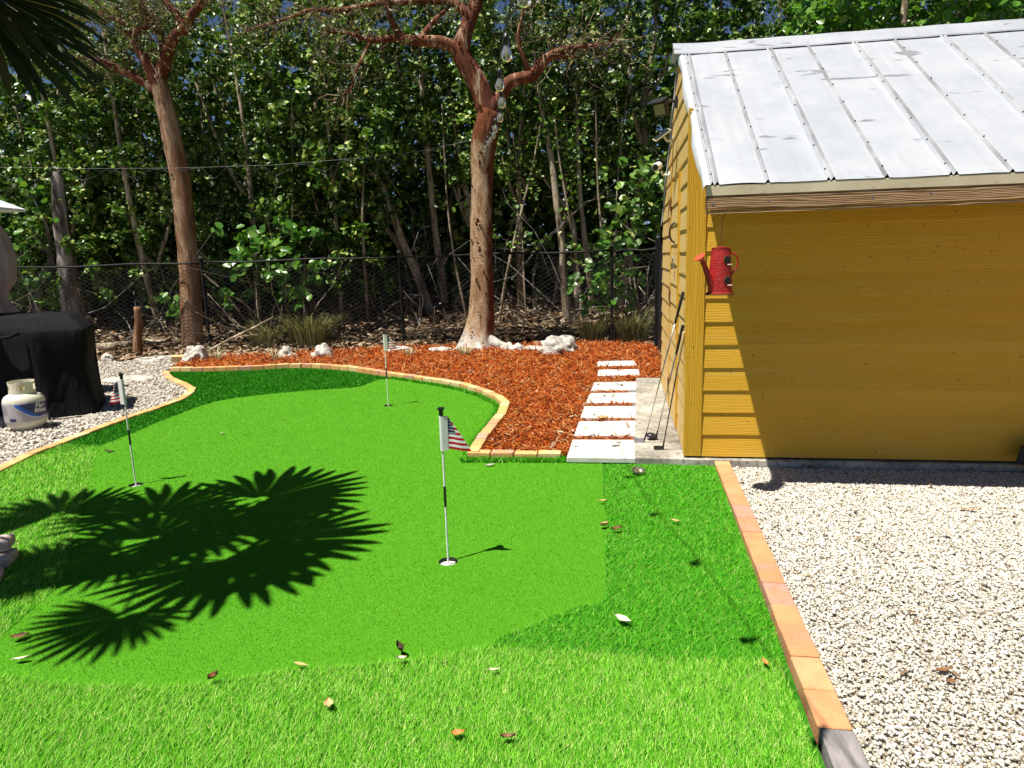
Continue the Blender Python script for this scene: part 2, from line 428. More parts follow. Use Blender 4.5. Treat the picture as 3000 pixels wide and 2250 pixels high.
def stones(name, p, size, mat, BV, BF, z=0.0, layer=0.008, smooth=False):
    n, k = len(p), len(BV)
    s = size * (0.55 + 0.75 * rng.random(n))
    ax = np.stack([s, s * (0.6 + 0.3 * rng.random(n)), s * (0.45 + 0.3 * rng.random(n))], -1)
    V = BV[None] * (1 + 0.24 * rng.normal(size=(n, k, 1))) * ax[:, None, :]
    a = rng.random(n) * 6.283; c_, s_ = np.cos(a), np.sin(a); o_, l_ = np.zeros(n), np.ones(n)
    Rz = np.stack([c_, -s_, o_, s_, c_, o_, o_, o_, l_], -1).reshape(n, 3, 3)
    tl = np.linalg.qr(np.eye(3)[None] + rng.normal(size=(n, 3, 3)) * 0.22)[0]; tl *= np.sign(np.einsum('nii->ni', tl))[:, None, :]
    V = np.einsum('nij,nkj->nki', Rz @ tl, V)
    V[:, :, 0] += p[:, 0:1]; V[:, :, 1] += p[:, 1:2]
    V[:, :, 2] += (z + rng.random(n) * layer)[:, None]
    F = (BF[None] + (np.arange(n) * k)[:, None, None]).reshape(-1, 3)
    return obj(name, mesh_np(name, V.reshape(-1, 3), F), mat, smooth=smooth)

def P2(pts): return [(SW(x, y).x, SW(x, y).y) for x, y in pts]
right_bed = P2([(0.335,-0.09),(6.0,-0.09),(6.0,-2.4),(3.0,-4.6),(0.22,-4.6)])
structure(flat('gravel_bed', right_bed, -0.012, MAT['gravel_bed']))
scat = P2([(0.335,-0.09),(2.9,-0.09),(2.9,-0.8),(1.15,-3.6),(0.245,-3.6)])
p = sample(scat, 9000)
p_near, p_far = p[p[:, 1] < 3.3], p[p[:, 1] >= 3.3]
stuff(stones('white_gravel', p_near, 0.0098, MAT['gravel'], OCT_V, OCT_F), 'loose white crushed stone nearest the viewer, beside the bricks')
stuff(stones('white_gravel', p_far, 0.0108, MAT['gravel'], OCT_V, OCT_F), 'loose white crushed stone beside the yellow shed')
lg = [(x - 0.10, y + 0.02) for x, y in left_edge]
left_bed = lg + [(-4.9,3.4),(-8.0,3.4),(-14.0,9.0),(-14,12.7),(-6.2,12.75),(-5.85,11.5)]
structure(flat('pebble_bed', left_bed, -0.012, MAT['gravel_bed']))
scat = lg[1:] + [(-4.6,4.6),(-5.0,4.9),(-8.6,9.3),(-10.2,12.6),(-6.2,12.75),(-5.85,11.5)]
p = sample(scat, 1250, lambda y: np.clip((7.5 / y) ** 1.2, 0.3, 1))
stuff(stones('pale_pebbles', p, 0.024, MAT['pebble'], OCT_V, OCT_F, layer=0.01), 'pale round pebbles around the covered grill')

STONES = [([(0.44,5.52),(1.01,5.44),(1.12,6.00),(0.54,6.07)], 'square white stepping stone nearest the turf, beside the brick row'),
          ([(0.57,6.23),(1.15,6.16),(1.25,6.72),(0.67,6.77)], 'second white stepping stone from the turf, by the golf club heads'),
          ([(0.70,6.92),(1.28,6.87),(1.38,7.40),(0.80,7.46)], 'third white stepping stone from the turf, with a tan leaf at its edge'),
          ([(0.84,7.65),(1.42,7.61),(1.53,8.14),(0.94,8.18)], 'fourth white stepping stone from the turf in the mulch path'),
          ([(0.98,8.36),(1.58,8.33),(1.67,8.86),(1.08,8.89)], 'fifth white stepping stone from the turf, level with the slab end'),
          ([(1.20,9.41),(1.78,9.36),(1.86,9.83),(1.27,9.90)], 'white stepping stone second from the fence, beyond the concrete slab'),
          ([(1.31,10.27),(1.90,10.20),(1.94,10.66),(1.37,10.70)], 'farthest white stepping stone, under the branch shadow near the fence')]
mulch_poly = ([(x + 0.02, y + 0.08) for x, y in far_edge[:9]] + [(x + 0.08, y + 0.07) for x, y in far_edge[9:]] + [(x + 0.1, y) for x, y in front_edge[1:-1]]
              + [(-0.30,5.80),(0.45,5.72),(1.02,5.46),(1.60,9.14),(2.14,9.05),(2.55,11.75),(2.62,12.7),(1.94,13.25),(-2.1,13.35),(-5.3,12.75),(-6.0,12.4)])
structure(flat('mulch_bed', mulch_poly, 0.004, MAT['mulch_bed']))
def chips(name, p, ln, wd, mat, z):
    """flat splinters: long thin prisms lying in the bed"""
    n = len(p)
    a = rng.random(n) * np.pi * 2; pit = rng.normal(size=n) * 0.35
    L = ln * (0.5 + rng.random(n)); W = wd * (0.6 + 0.8 * rng.random(n)); dist = np.maximum(1, p[:, 1] / 8)
    L *= dist; W *= dist
    d = np.stack([np.cos(a) * np.cos(pit), np.sin(a) * np.cos(pit), np.sin(pit)], -1)
    s = np.stack([-np.sin(a), np.cos(a), rng.normal(size=n) * 0.5], -1); s /= np.linalg.norm(s, axis=1, keepdims=True)
    t = np.cross(d, s)
    c = np.stack([p[:, 0], p[:, 1], z + rng.random(n) * 0.03 + np.abs(np.sin(pit)) * L * 0.3], -1)
    V = np.zeros((n, 6, 3))
    for e, sg in ((0, -1), (3, 1)):
        end = c + d * (L * 0.5 * sg)[:, None]
        V[:, e] = end - s * (W * 0.5)[:, None]; V[:, e+1] = end + s * (W * 0.4)[:, None]; V[:, e+2] = end + t * (W * 0.55)[:, None]
    f = np.array([(0,1,2),(3,5,4),(0,3,4),(0,4,1),(1,4,5),(1,5,2),(2,5,3),(2,3,0)])
    F = (f[None] + (np.arange(n) * 6)[:, None, None]).reshape(-1, 3)
    return obj(name, mesh_np(name, V.reshape(-1, 3), F), mat)
p = sample(mulch_poly, 1950, lambda y: np.clip((7.5 / y) ** 1.2, 0.25, 1))
for poly, _ in STONES:
    cxs = sum(q[0] for q in poly) / 4; cys = sum(q[1] for q in poly) / 4
    inner = [(cxs + (q[0] - cxs) * 0.97, cys + (q[1] - cys) * 0.97) for q in poly]
    k = in_poly(p[:, 0], p[:, 1], inner); p = p[~k | (rng.random(len(p)) < 0.012)]
stuff(chips('red_mulch', p, 0.085, 0.0095, MAT['mulch'], 0.006), 'red shredded bark mulch between the green and the fence')

def leaf_litter(name, p, size, mat, zfun):
    n = len(p); R = rand_rot(n)
    b = np.array([(-1,0,0),(-0.2,0.45,0.12),(0.9,0,0.0),(-0.2,-0.45,0.12)])
    V = b[None] * (size * (0.5 + rng.random(n)))[:, None, None]
    tilt = rng.normal(size=(n, 3, 3)) * 0.3 + np.eye(3)
    a = rng.random(n) * 6.283; c, s = np.cos(a), np.sin(a); z0 = np.zeros(n); o1 = np.ones(n)
    Rz = np.stack([c, -s, z0, s, c, z0, z0, z0, o1], -1).reshape(n, 3, 3)
    V = np.einsum('nij,nkj->nki', Rz @ tilt, V)
    V[:, :, 0] += p[:, 0:1]; V[:, :, 1] += p[:, 1:2]; V[:, :, 2] += (zfun(p[:, 0], p[:, 1]) + rng.random(n) * 0.05)[:, None]
    f = np.array([(0,3,2),(0,2,1)])
    F = (f[None] + (np.arange(n) * 4)[:, None, None]).reshape(-1, 3)
    return obj(name, mesh_np(name, V.reshape(-1, 3), F), mat)
lit_poly = [(-13,12.9),(-6.3,12.7),(-5.3,12.55),(-2.1,13.1),(1.9,13.0),(2.6,12.6),(6,12.6),(6,19),(-13,19)]
p = sample(lit_poly, 260)
stuff(leaf_litter('leaf_litter', p, 0.07, MAT['litter'], lambda x, y: bank(x, y) - 0.0), 'dry brown fallen leaves covering the ground behind the fence')
p = np.concatenate([sample([(0.3,5.8),(0.7,5.8),(1.5,8.9),(1.0,8.9)], 70), sample(mulch_poly, 9)])
stuff(leaf_litter('bed_litter', p, 0.03, MAT['litter'], lambda x, y: np.full(len(x), 0.03)), 'small dry leaves lying over the red mulch')
p = np.concatenate([sample(right_bed[:2] + P2([(3.0,-2.0),(0.3,-3.6)]), 9), sample(scat, 5)])
stuff(leaf_litter('gravel_litter', p, 0.022, MAT['litter'], lambda x, y: np.full(len(x), 0.014)), 'scraps of dry leaf lying on the gravel')

# ------------------------------------------------------------------ brick edgings
def brick_mesh(l, w, h):
    bm = bmesh.new(); bmesh.ops.create_cube(bm, size=1.0)
    for v in bm.verts: v.co = Vector((v.co.x * l, v.co.y * w, v.co.z * h))
    bmesh.ops.bevel(bm, geom=list(bm.edges), offset=0.005, segments=1, affect='EDGES')
    me = bpy.data.meshes.new('brick'); bm.to_mesh(me); bm.free(); me.materials.append(MAT['brick']); return me
BR = brick_mesh(0.193, 0.1, 0.09); BR3 = brick_mesh(0.190, 0.1, 0.09); BR2 = brick_mesh(0.215, 0.118, 0.09); BR2.materials.clear(); BR2.materials.append(MAT['brick_red']); BR_HALF = brick_mesh(0.095, 0.1, 0.09)

def along(poly, step):
    P = [Vector((x, y, 0)) for x, y in poly]; out = []; d = step / 2; acc = 0.0
    for a, b in zip(P[:-1], P[1:]):
        L = (b - a).length
        while d <= acc + L:
            t = (d - acc) / L; out.append((a.lerp(b, t), (b - a).normalized())); d += step
        acc += L
    return out

def edging(label, poly, me, step, side, off, ztop, base):
    e = thing('brick_edging', label, 'brick border', (*base, 0))
    for i, (q, t) in enumerate(along(poly, step)):
        nrm = Vector((-t.y, t.x, 0)) * side
        c = q + nrm * off - Vector((*base, 0))
        o = bpy.data.objects.new('brick', me); link(o, e)
        o.location = (c.x, c.y, ztop - 0.045 + random.uniform(-0.004, 0.004))
        o.rotation_euler = (random.uniform(-0.02, 0.02), random.uniform(-0.02, 0.02), math.atan2(t.y, t.x) + random.uniform(-0.02, 0.02))
    return e
edging('curved brick border between the turf and the red mulch', far_edge + front_edge[1:], BR3, 0.2, 1, 0.05, 0.078, far_edge[8])
edging('short straight row of four bricks in front of the mulch', [(-0.41,5.72),(0.43,5.61)], BR, 0.205, 1, 0.05, 0.058, (0.0,5.7))
edging('winding brick border between the turf and the pebbles by the grill', left_edge, BR, 0.2, -1, 0.05, 0.03, left_edge[8])
re = edging('straight brick border between the turf and the white gravel', [(SW(0.275 - 0.0235*0, 0.06).x - 0.0, SW(0.275, 0.06).y), (SW(0.195, -4.0).x, SW(0.195, -4.0).y)], BR2, 0.222, 1, 0.0, 0.045, (1.4,4.0))
kids = sorted(re.children, key=lambda c: c.location.y)
for c in kids:
    wy = c.location.y + 4.0
    if 1.85 < wy < 2.14:
        c.data = c.data.copy(); c.data.materials.clear(); c.data.materials.append(MAT['brick_grey'])

# ------------------------------------------------------------------ slab, pavers
m = MB()
m.prism([SW(-0.43,-0.035,0.0) - Vector((0,0,0.05)), SW(0.0,-0.06,0.0) - Vector((0,0,0.05)), SW(5.2,-0.09,0.0) - Vector((0,0,0.05)), SW(5.2,3.7,0) - Vector((0,0,0.05)), SW(-0.33,3.7,0) - Vector((0,0,0.05))], (0, 0, 0.108))
structure(m.build('concrete_slab', MAT['concrete'], bevel=0.006))
for poly, lab in STONES:
    c = Vector((sum(q[0] for q in poly)/4, sum(q[1] for q in poly)/4, 0))
    m = MB(); m.prism([Vector((q[0], q[1], 0.0)) - c for q in poly], (0, 0, 0.052))
    o = m.build('stepping_stone', MAT['paver'], loc=(c.x, c.y, 0.004), bevel=0.008)
    tag(o, lab, 'paving slab', 'white stepping stones beside the shed')
m = MB(); m.prism([(-6.75,8.9,-0.02),(-6.2,7.55,-0.02),(-4.85,7.75,-0.02),(-5.3,9.2,-0.02)], (0, 0, 0.035))
structure(m.build('patio_slab', MAT['concrete']))
# ------------------------------------------------------------------ the yellow shed
def grain(name, cols, along_axis, rough=0.6, strength=0.5, over=None, spec=0.3, weather=None):
    """painted or bare wood: fine lines running along one axis, wavering like cathedral grain"""
    m, nt, b = new_mat(name)
    sc = [1.0, 1.0, 1.0]; sc[along_axis] = 0.06
    vec = coords(nt, tuple(sc), 40.0)
    warp = noise(nt, vec, 5.0, 2)
    w = nt.nodes.new('ShaderNodeTexWave'); w.wave_type = 'BANDS'
    w.bands_direction = 'Z' if along_axis != 2 else 'X'
    w.inputs['Scale'].default_value = 26 if along_axis != 2 else 22; w.inputs['Distortion'].default_value = 16
    w.inputs['Detail'].default_value = 3; w.inputs['Detail Scale'].default_value = 0.7
    nt.links.new(vec, w.inputs['Vector'])
    fine = noise(nt, vec, 130, 3)
    h = math_node(nt, 'ADD', math_node(nt, 'MULTIPLY', w.outputs['Fac'], 0.7), math_node(nt, 'MULTIPLY', fine, 0.5))
    oi = nt.nodes.new('ShaderNodeObjectInfo')
    f = math_node(nt, 'ADD', math_node(nt, 'MULTIPLY', noise(nt, vec, 3.0, 4), 0.7), math_node(nt, 'MULTIPLY', oi.outputs['Random'], 0.3))
    if over is not None: f = w.outputs['Fac']
    r = ramp(nt, cols); nt.links.new(f, r.inputs[0]); c = r.outputs[0]
    spots = noise(nt, coords(nt, (1, 1, 1), 11.0), 38, 2, 0.4)
    rr = ramp(nt, [(0.735, (0, 0, 0)), (0.75, (0.7, 0.7, 0.7))]); nt.links.new(spots, rr.inputs[0])
    c = mixc(nt, rr.outputs[0], c, (0.08, 0.035, 0.01))
    if weather:
        wn_ = noise(nt, vec, 9, 5, 0.7)
        wr = ramp(nt, [(0.5, (0, 0, 0)), (0.72, (weather[1],) * 3)]); nt.links.new(wn_, wr.inputs[0])
        c = mixc(nt, wr.outputs[0], c, weather[0])
    nt.links.new(c, b.inputs['Base Color'])
    b.inputs['Roughness'].default_value = rough; b.inputs['Specular IOR Level'].default_value = spec
    bump(nt, b, h, strength, 0.004)
    return m
YEL = [(0.25, (0.60, 0.325, 0.020)), (0.75, (0.68, 0.39, 0.035))]
MAT['siding_x'] = grain('siding_x', YEL, 0, 0.6, 0.32, weather=((0.62, 0.47, 0.13), 0.3))
MAT['siding_y'] = grain('siding_y', [(0.25, (0.62, 0.41, 0.13)), (0.75, (0.70, 0.49, 0.19))], 1, 0.6, 0.5, weather=((0.68, 0.57, 0.33), 0.4))  # paler copy of the yellow: sunlit look of the gable put into the colour
MAT['siding_z'] = grain('siding_z', YEL, 2, 0.55, 0.7)
MAT['old_wood'] = grain('old_wood', [(0.15, (0.14, 0.065, 0.025)), (0.5, (0.30, 0.17, 0.075)), (0.85, (0.42, 0.29, 0.16))], 0, 0.8, 0.6, over=1)
MAT['cream'] = make('cream', [(0.3, (0.50, 0.43, 0.28)), (0.7, (0.64, 0.57, 0.41))], 'noise', 4, rough=0.6, over=(12, 0.62, 0.75, (0.22, 0.15, 0.08), 0.6))
MAT['dark_gap'] = plain('dark_gap', (0.012, 0.011, 0.010), 0.9)
MAT['black_iron'] = plain('black_iron', (0.018, 0.017, 0.017), 0.45)
MAT['rust'] = make('rust', [(0.3, (0.10, 0.035, 0.012)), (0.7, (0.24, 0.09, 0.03))], 'noise', 60, rough=0.85, metallic=0.3)
MAT['steel'] = plain('steel', (0.55, 0.55, 0.56), 0.25, 1.0)
def roof_metal():
    m, nt, b = new_mat('roof_metal')
    vec = coords(nt, (1, 1, 1), 3.0); vo = coords(nt, (1.0, 0.35, 1.0), 0.0, 'Object')
    base = ramp(nt, [(0.3, (0.43, 0.455, 0.49)), (0.7, (0.54, 0.56, 0.59))]); nt.links.new(noise(nt, vec, 2.2, 6, 0.65), base.inputs[0])
    dent_shade = noise(nt, coords(nt, (1.0, 3.2, 3.2), 0.0), 1.9, 4, 0.6, 0.4)  # shading of dents, painted into the colour as dark smudges
    sr = ramp(nt, [(0.63, (0, 0, 0)), (0.665, (0.75, 0.75, 0.75))]); nt.links.new(dent_shade, sr.inputs[0])
    c = mixc(nt, sr.outputs[0], base.outputs[0], (0.17, 0.17, 0.18))
    streak = noise(nt, coords(nt, (7, 0.35, 0.35), 5.0), 2.0, 5, 0.6)
    st = ramp(nt, [(0.5, (0, 0, 0)), (0.8, (0.35, 0.35, 0.35))]); nt.links.new(streak, st.inputs[0])
    c = mixc(nt, st.outputs[0], c, (0.30, 0.305, 0.33))
    nt.links.new(c, b.inputs['Base Color'])
    b.inputs['Metallic'].default_value = 0.25; b.inputs['Roughness'].default_value = 0.42
    bump(nt, b, noise(nt, vec, 260, 2), 0.06, 0.003)
    return m
MAT['roof_metal'] = roof_metal()
MAT['trim_metal'] = plain('trim_metal', (0.66, 0.70, 0.72), 0.4, 0.3)

KS = 0.64; RY, RZ = 1.225, 3.527; EY, EZ = -0.95, 2.135; SHX = 5.0
def roof_z(y): return EZ + KS * (y - EY) if y <= RY else RZ - KS * (y - RY)
shed = thing('garden_shed', 'yellow clapboard shed with a bare metal gable roof', 'shed', tuple(SH_O), -SH_A)

m = MB(); m.box(0.002, SHX, 0.0, 0.03, 0.075, roof_z(0) - 0.06)
front = m.build('front_wall', MAT['siding_x'], shed)
m = MB(); m.box(0.004, SHX - 0.02, -0.012, -0.001, 0.0585, 0.074); m.build('base_gap_strip', MAT['dark_gap'], shed)  # black strip: shade of the gap under the boards put into its colour
EXP = 0.183
def lap(length, sgn_axis):
    h = 0.2
    if sgn_axis == 'x':
        return MB().prism([(0, -0.001, 0), (0, -0.022, 0), (0, -0.009, h), (0, -0.001, h)], (length, 0, 0))
    return MB().prism([(-0.001, 0, 0), (-0.022, 0, 0), (-0.009, 0, h), (-0.001, 0, h)], (0, length, 0))
def lap_copy(me, parent, loc):
    o = bpy.data.objects.new('siding_board', me); link(o, parent); o.location = loc; return o
fb = lap(SHX - 0.112, 'x').mesh('siding_board'); fb.materials.append(MAT['siding_x'])
for i in range(14):
    lap_copy(fb, front, (0.109, 0, 0.073 + EXP * i))
m = MB()
m.box(-0.024, 0.108, -0.030, -0.0005, 0.075, 2.70)
m.build('corner_board', MAT['siding_z'], shed, bevel=0.003)
m = MB(); m.box(-0.030, -0.0245, -0.030, 0.075, 0.075, 2.78); m.box(-0.0245, -0.001, -0.0003, 0.075, 0.075, 2.78)
m.build('corner_board', MAT['siding_z'], shed)

# gable wall on the left with the door
prof = [(0.0, 0.0, 0.075), (0.0, 3.35, 0.075), (0.0, 3.35, roof_z(3.35) - 0.05), (0.0, RY, RZ - 0.06), (0.0, 0.0, roof_z(0) - 0.05)]
m = MB(); m.prism(prof[::-1], (0.03, 0, 0))
gable = m.build('gable_wall', MAT['siding_y'], shed)
D0, D1, DT = 0.86, 1.74, 2.40
def gable_board(y0, y1, z):
    h = 0.2; c = KS
    def clip(zz):
        a = (zz + 0.055 - EZ) / KS + EY; return max(y0, a), min(y1, 2 * RY - a)
    a0, b0 = clip(z); a1, b1 = clip(z + h)
    if a1 >= b1: a1 = b1 = (a1 + b1) / 2
    if b0 - a0 < 0.04: return
    mm = MB().add([(-0.001,a0,z),(-0.001,b0,z),(-0.022,b0,z),(-0.022,a0,z),(-0.001,a1,z+h),(-0.001,b1,z+h),(-0.009,b1,z+h),(-0.009,a1,z+h)],
                  [(0,1,2,3),(7,6,5,4),(3,2,6,7),(0,3,7,4),(1,5,6,2)])
    mm.build('siding_board', MAT['siding_y'], gable)
for i in range(19):
    z = 0.073 + EXP * i
    if z < DT - 0.1:
        gable_board(0.078, D0 - 0.04, z); gable_board(D1 + 0.04, 3.34, z)
    else:
        gable_board(0.078, 3.34, z)
m = MB(); m.box(-0.016, -0.002, D0, D1, 0.09, DT)
door = m.build('door', MAT['siding_y'], shed)
db = MB().prism([(-0.016, 0, 0), (-0.034, 0, 0), (-0.022, 0, 0.195), (-0.016, 0, 0.195)], (0, D1 - D0 - 0.01, 0)).mesh('door_board'); db.materials.append(MAT['siding_y'])
for i in range(12):
    o = bpy.data.objects.new('door_board', db); link(o, door); o.location = (0, D0 + 0.005, 0.10 + 0.188 * i)
m = MB(); m.box(-0.036, -0.002, D1 + 0.003, D1 + 0.036, 0.09, DT + 0.02); m.box(-0.036, -0.002, D0 - 0.036, D0 - 0.003, 0.09, DT + 0.02)
m.build('door_frame', MAT['siding_z'], door)
for z in (2.20, 1.28, 0.35):
    MB().box(-0.045, -0.037, D1 - 0.05, D1 + 0.035, z - 0.065, z + 0.065).build('hinge', MAT['rust'], door)
hp = [(-0.036, 1.15, 1.99)] + [(-0.036 - 0.05 * math.sin(a), 1.15, 1.90 + 0.09 * math.cos(a)) for a in np.linspace(0.15, 2.99, 9)] + [(-0.036, 1.15, 1.81)]
MB().tube(hp, 0.009, 8).build('door_handle', MAT['black_iron'], door, smooth=True)
pl = MB().box(-0.062, -0.038, 1.18, 1.245, 1.56, 1.62)
pl.tube([(-0.05, 1.19, 1.62)] + [(-0.05, 1.2125 - 0.022 * math.cos(a), 1.655 + 0.022 * math.sin(a)) for a in np.linspace(0, math.pi, 7)] + [(-0.05, 1.235, 1.62)], 0.005, 6)
tag(pl.build('padlock', MAT['steel'], None, loc=(0, 0, 0)), 'grey steel padlock hanging on the shed door hasp', 'padlock')
bpy.data.objects['padlock'].matrix_world = Matrix.Translation(SH_O) @ Matrix.Rotation(-SH_A, 4, 'Z')
# far walls, never seen from the lawn
m = MB(); m.box(0.03, SHX, 3.32, 3.35, 0.075, roof_z(3.35) - 0.05); m.build('back_wall', MAT['siding_x'], shed)
m = MB(); m.prism([(SHX, y, z) for _, y, z in prof][::-1], (0.03, 0, 0)); m.build('end_wall', MAT['siding_y'], shed)

# roof
m = MB()
m.prism([(0.0, EY + 0.004, EZ - 0.008), (0.0, RY, RZ - 0.012), (0.0, 2*RY - EY, EZ - 0.008), (0.0, 2*RY - EY, EZ - 0.05), (0.0, RY, RZ - 0.055), (0.0, EY + 0.004, EZ - 0.05)], (SHX + 0.05, 0, 0))
m.build('roof_deck', MAT['old_wood'], shed)
PW = 0.692
def rib(x, c, hw, hh): return max(0.0, hh * (1 - abs(x - c) / hw)) if abs(x - c) < hw else 0.0
xs_p = sorted(set([0, 0.002, 0.014, 0.026, 0.028, 0.030, 0.044, 0.058, 0.06, 0.334, 0.349, 0.364, 0.692] + [round(v, 3) for v in np.linspace(0.1, 0.3, 5)] + [round(v, 3) for v in np.linspace(0.40, 0.66, 6)]))
SHADED_COLS = [i for i, x in enumerate(xs_p[:-1]) if (0.030 <= x < 0.044) or (0.334 <= x < 0.349)]
MAT['rib_shade'] = make('rib_shade', [(0.3, (0.17, 0.175, 0.185)), (0.7, (0.40, 0.41, 0.43))], 'noise', 3.0, rough=0.6)  # left rib faces: their dark shading is painted in as a greyer colour
screw = MB().lathe([(0.0065, 0), (0.0065, 0.003), (0.0045, 0.004), (0.0045, 0.008)], 6).mesh('screw'); screw.materials.append(MAT['dark_gap'])
ROOF_ROT = math.atan(KS)
slope_len = math.hypot(RY - EY, RZ - EZ)
for side in (0, 1):
    for k in range(7):
        x0 = 0.014 + PW * k
        nseg = 22 if side == 0 else 2
        vs = []
        for j in range(nseg + 1):
            t = j / nseg
            y = (EY - 0.015) + (RY - EY + 0.013) * t; z = EZ + KS * (y - EY)
            for x in xs_p:
                h = rib(x, 0.014, 0.012, 0.020) + rib(x, 0.044, 0.013, 0.022) + rib(x, 0.349, 0.014, 0.021)
                flatp = min(1, max(0, (abs(x - 0.349) - 0.02) / 0.06)) * min(1, max(0, (x - 0.06) / 0.06)) * min(1, max(0, (PW - x) / 0.06))
                if side == 0:
                    q = Vector((x0 + x, y * 0.9, 3.1 + k))
                    h += flatp * (0.005 * mnoise.noise(q * 2.1) + 0.004 * mnoise.noise(q * 5.3) - 0.014 * max(0, mnoise.noise(Vector(((x0 + x) * 3.3, y * 3.3, 9.0))) - 0.42))
                yy = y if side == 0 else 2 * RY - y
                vs.append((x0 + x, yy, z + 0.004 + h))
        nx = len(xs_p)
        fs = [(j*nx+i, j*nx+i+1, (j+1)*nx+i+1, (j+1)*nx+i) for j in range(nseg) for i in range(nx - 1)]
        if side: fs = [f[::-1] for f in fs]
        pn = MB().add(vs, fs).build('roof_panel', MAT['roof_metal'], shed)
        pn.data.materials.append(MAT['rib_shade'])
        pn.data.polygons.foreach_set('material_index', [1 if (f_ % (nx - 1)) in SHADED_COLS else 0 for f_ in range(len(fs))])
        pn.data.polygons.foreach_set('use_smooth', [True] * len(pn.data.polygons)); pn.data.set_sharp_from_angle(angle=math.radians(24))
        if side == 0:
            for rx, hh in ((0.014, 0.017), (0.349, 0.019)):
                for s_ in range(8):
                    t = 0.035 + s_ * 0.132
                    y = EY + (RY - EY) * t
                    o = bpy.data.objects.new('screw', screw); link(o, pn)
                    o.location = (x0 + rx, y, EZ + KS * (y - EY) + 0.004 + hh - 0.002); o.rotation_euler = (ROOF_ROT, 0, 0)
# ridge cap
vs = []; N = 40
for i in range(N + 1):
    x = -0.075 + (SHX + 0.15) * i / N
    fl = 0.03 * max(0, 1 - (x + 0.075) / 0.15)
    for yy, dz in ((-0.172, 0.016), (-0.168, 0.026), (0, 0.04), (0.168, 0.026), (0.172, 0.016)):
        vs.append((x, RY + yy, RZ - KS * abs(yy) + dz + fl * 0.4 + 0.002 * math.sin(i * 1.9)))
fs = [(i*5+j, i*5+j+1, (i+1)*5+j+1, (i+1)*5+j) for i in range(N) for j in range(4)]
MB().add(vs, [f[::-1] for f in fs]).build('ridge_cap', MAT['roof_metal'], shed)
# rake trim, a thin bent sheet, wavy along its lower lip
vs = []; N = 46
for sgn in (0, 1):
    pass
for i in range(N + 1):
    t = i / N; y = EY - 0.03 + (RY - EY + 0.03) * t; z = EZ + KS * (y - EY)
    wv = 0.010 * math.sin(t * 17) + 0.008 * mnoise.noise(Vector((t * 9, 0, 0)))
    vs += [(0.014, y, z + 0.012), (-0.012, y, z + 0.016), (-0.030 + wv * 0.3, y, z - 0.004), (-0.034 + wv, y - 0.02, z - 0.075 + wv * 0.5)]
fs = [(i*4+j, (i+1)*4+j, (i+1)*4+j+1, i*4+j+1) for i in range(N) for j in range(3)]
MB().add(vs, fs).build('rake_trim', MAT['trim_metal'], shed, smooth=True)
vs = [(x, 2*RY - y, z) for x, y, z in vs]
MB().add(vs, [f[::-1] for f in fs]).build('rake_trim', MAT['trim_metal'], shed, smooth=True)
MB().box(-0.01, SHX + 0.04, EY - 0.012, EY + 0.003, EZ - 0.072, EZ - 0.009).build('drip_edge', MAT['cream'], shed, bevel=0.002)
fas = MB().box(-0.008, SHX + 0.03, EY - 0.008, EY + 0.03, EZ - 0.160, EZ - 0.0725).build('fascia_board', MAT['old_wood'], shed, bevel=0.003)
MB().box(-0.006, SHX + 0.03, EY - 0.004, EY + 0.026, EZ - 0.182, EZ - 0.166).build('fascia_strip', MAT['old_wood'], shed)
nail = MB().lathe([(0.006, 0), (0.006, 0.003)], 8, axis=(0, -1, 0)).mesh('nail_head'); nail.materials.append(MAT['steel'])
for x, z in ((0.035, -0.12), (0.37, -0.112), (0.98, -0.118), (1.31, -0.105), (1.9, -0.12)):
    o = bpy.data.objects.new('nail_head', nail); link(o, fas); o.location = (x, EY - 0.0075, EZ + z)
for k in range(9):
    MB().prism([(0.06 + 0.6*k, EY + 0.031, EZ - 0.055), (0.06 + 0.6*k, 0.0, roof_z(0) - 0.062), (0.06 + 0.6*k, 0.0, roof_z(0) - 0.18), (0.06 + 0.6*k, EY + 0.031, EZ - 0.155)], (0.04, 0, 0)).build('rafter_tail', MAT['old_wood'], shed)

def in_shed(o):
    """stand-alone thing laid out in the shed's axes"""
    o.location = SW(*o.location); o.rotation_euler = (o.rotation_euler[0], o.rotation_euler[1], o.rotation_euler[2] - SH_A); return o

# fittings on the gable
MAT['black_plastic'] = plain('black_plastic', (0.014, 0.014, 0.015), 0.45)
MAT['white_plastic'] = plain('white_plastic', (0.75, 0.75, 0.73), 0.4)
MAT['lens_pane'] = plain('lens_pane', (0.24, 0.21, 0.13), 0.25)
MAT['panel_dark'] = plain('panel_dark', (0.02, 0.022, 0.03), 0.2)
fl = in_shed(thing('floodlight', 'black square floodlight under the shed gable peak', 'floodlight', (-0.02, 1.30, 3.02)))
MB().box(-0.02, 0.0, -0.04, 0.04, 0.02, 0.12).tube([(-0.01, 0, 0.08), (-0.09, -0.03, 0.07)], 0.013, 8).build('bracket', MAT['black_plastic'], fl)
hd = MB(); hd.box(-0.075, 0.075, -0.025, 0.025, -0.065, 0.065); h_ = hd.build('lamp_head', MAT['black_plastic'], fl, loc=(-0.15, -0.04, 0.01), rot=(math.radians(24), 0, math.radians(-38)), bevel=0.01)
MB().box(-0.056, 0.056, -0.029, -0.0255, -0.048, 0.048).build('lamp_pane', MAT['lens_pane'], h_)
MB().prism([(-0.085,-0.09,0.07),(0.085,-0.09,0.07),(0.085,0.02,0.082),(-0.085,0.02,0.082)], (0,0,0.012)).build('hood', MAT['black_plastic'], h_)
sp = in_shed(thing('solar_panel', 'small tilted solar panel on a bracket on the shed gable', 'solar panel', (-0.02, 1.80, 2.83)))
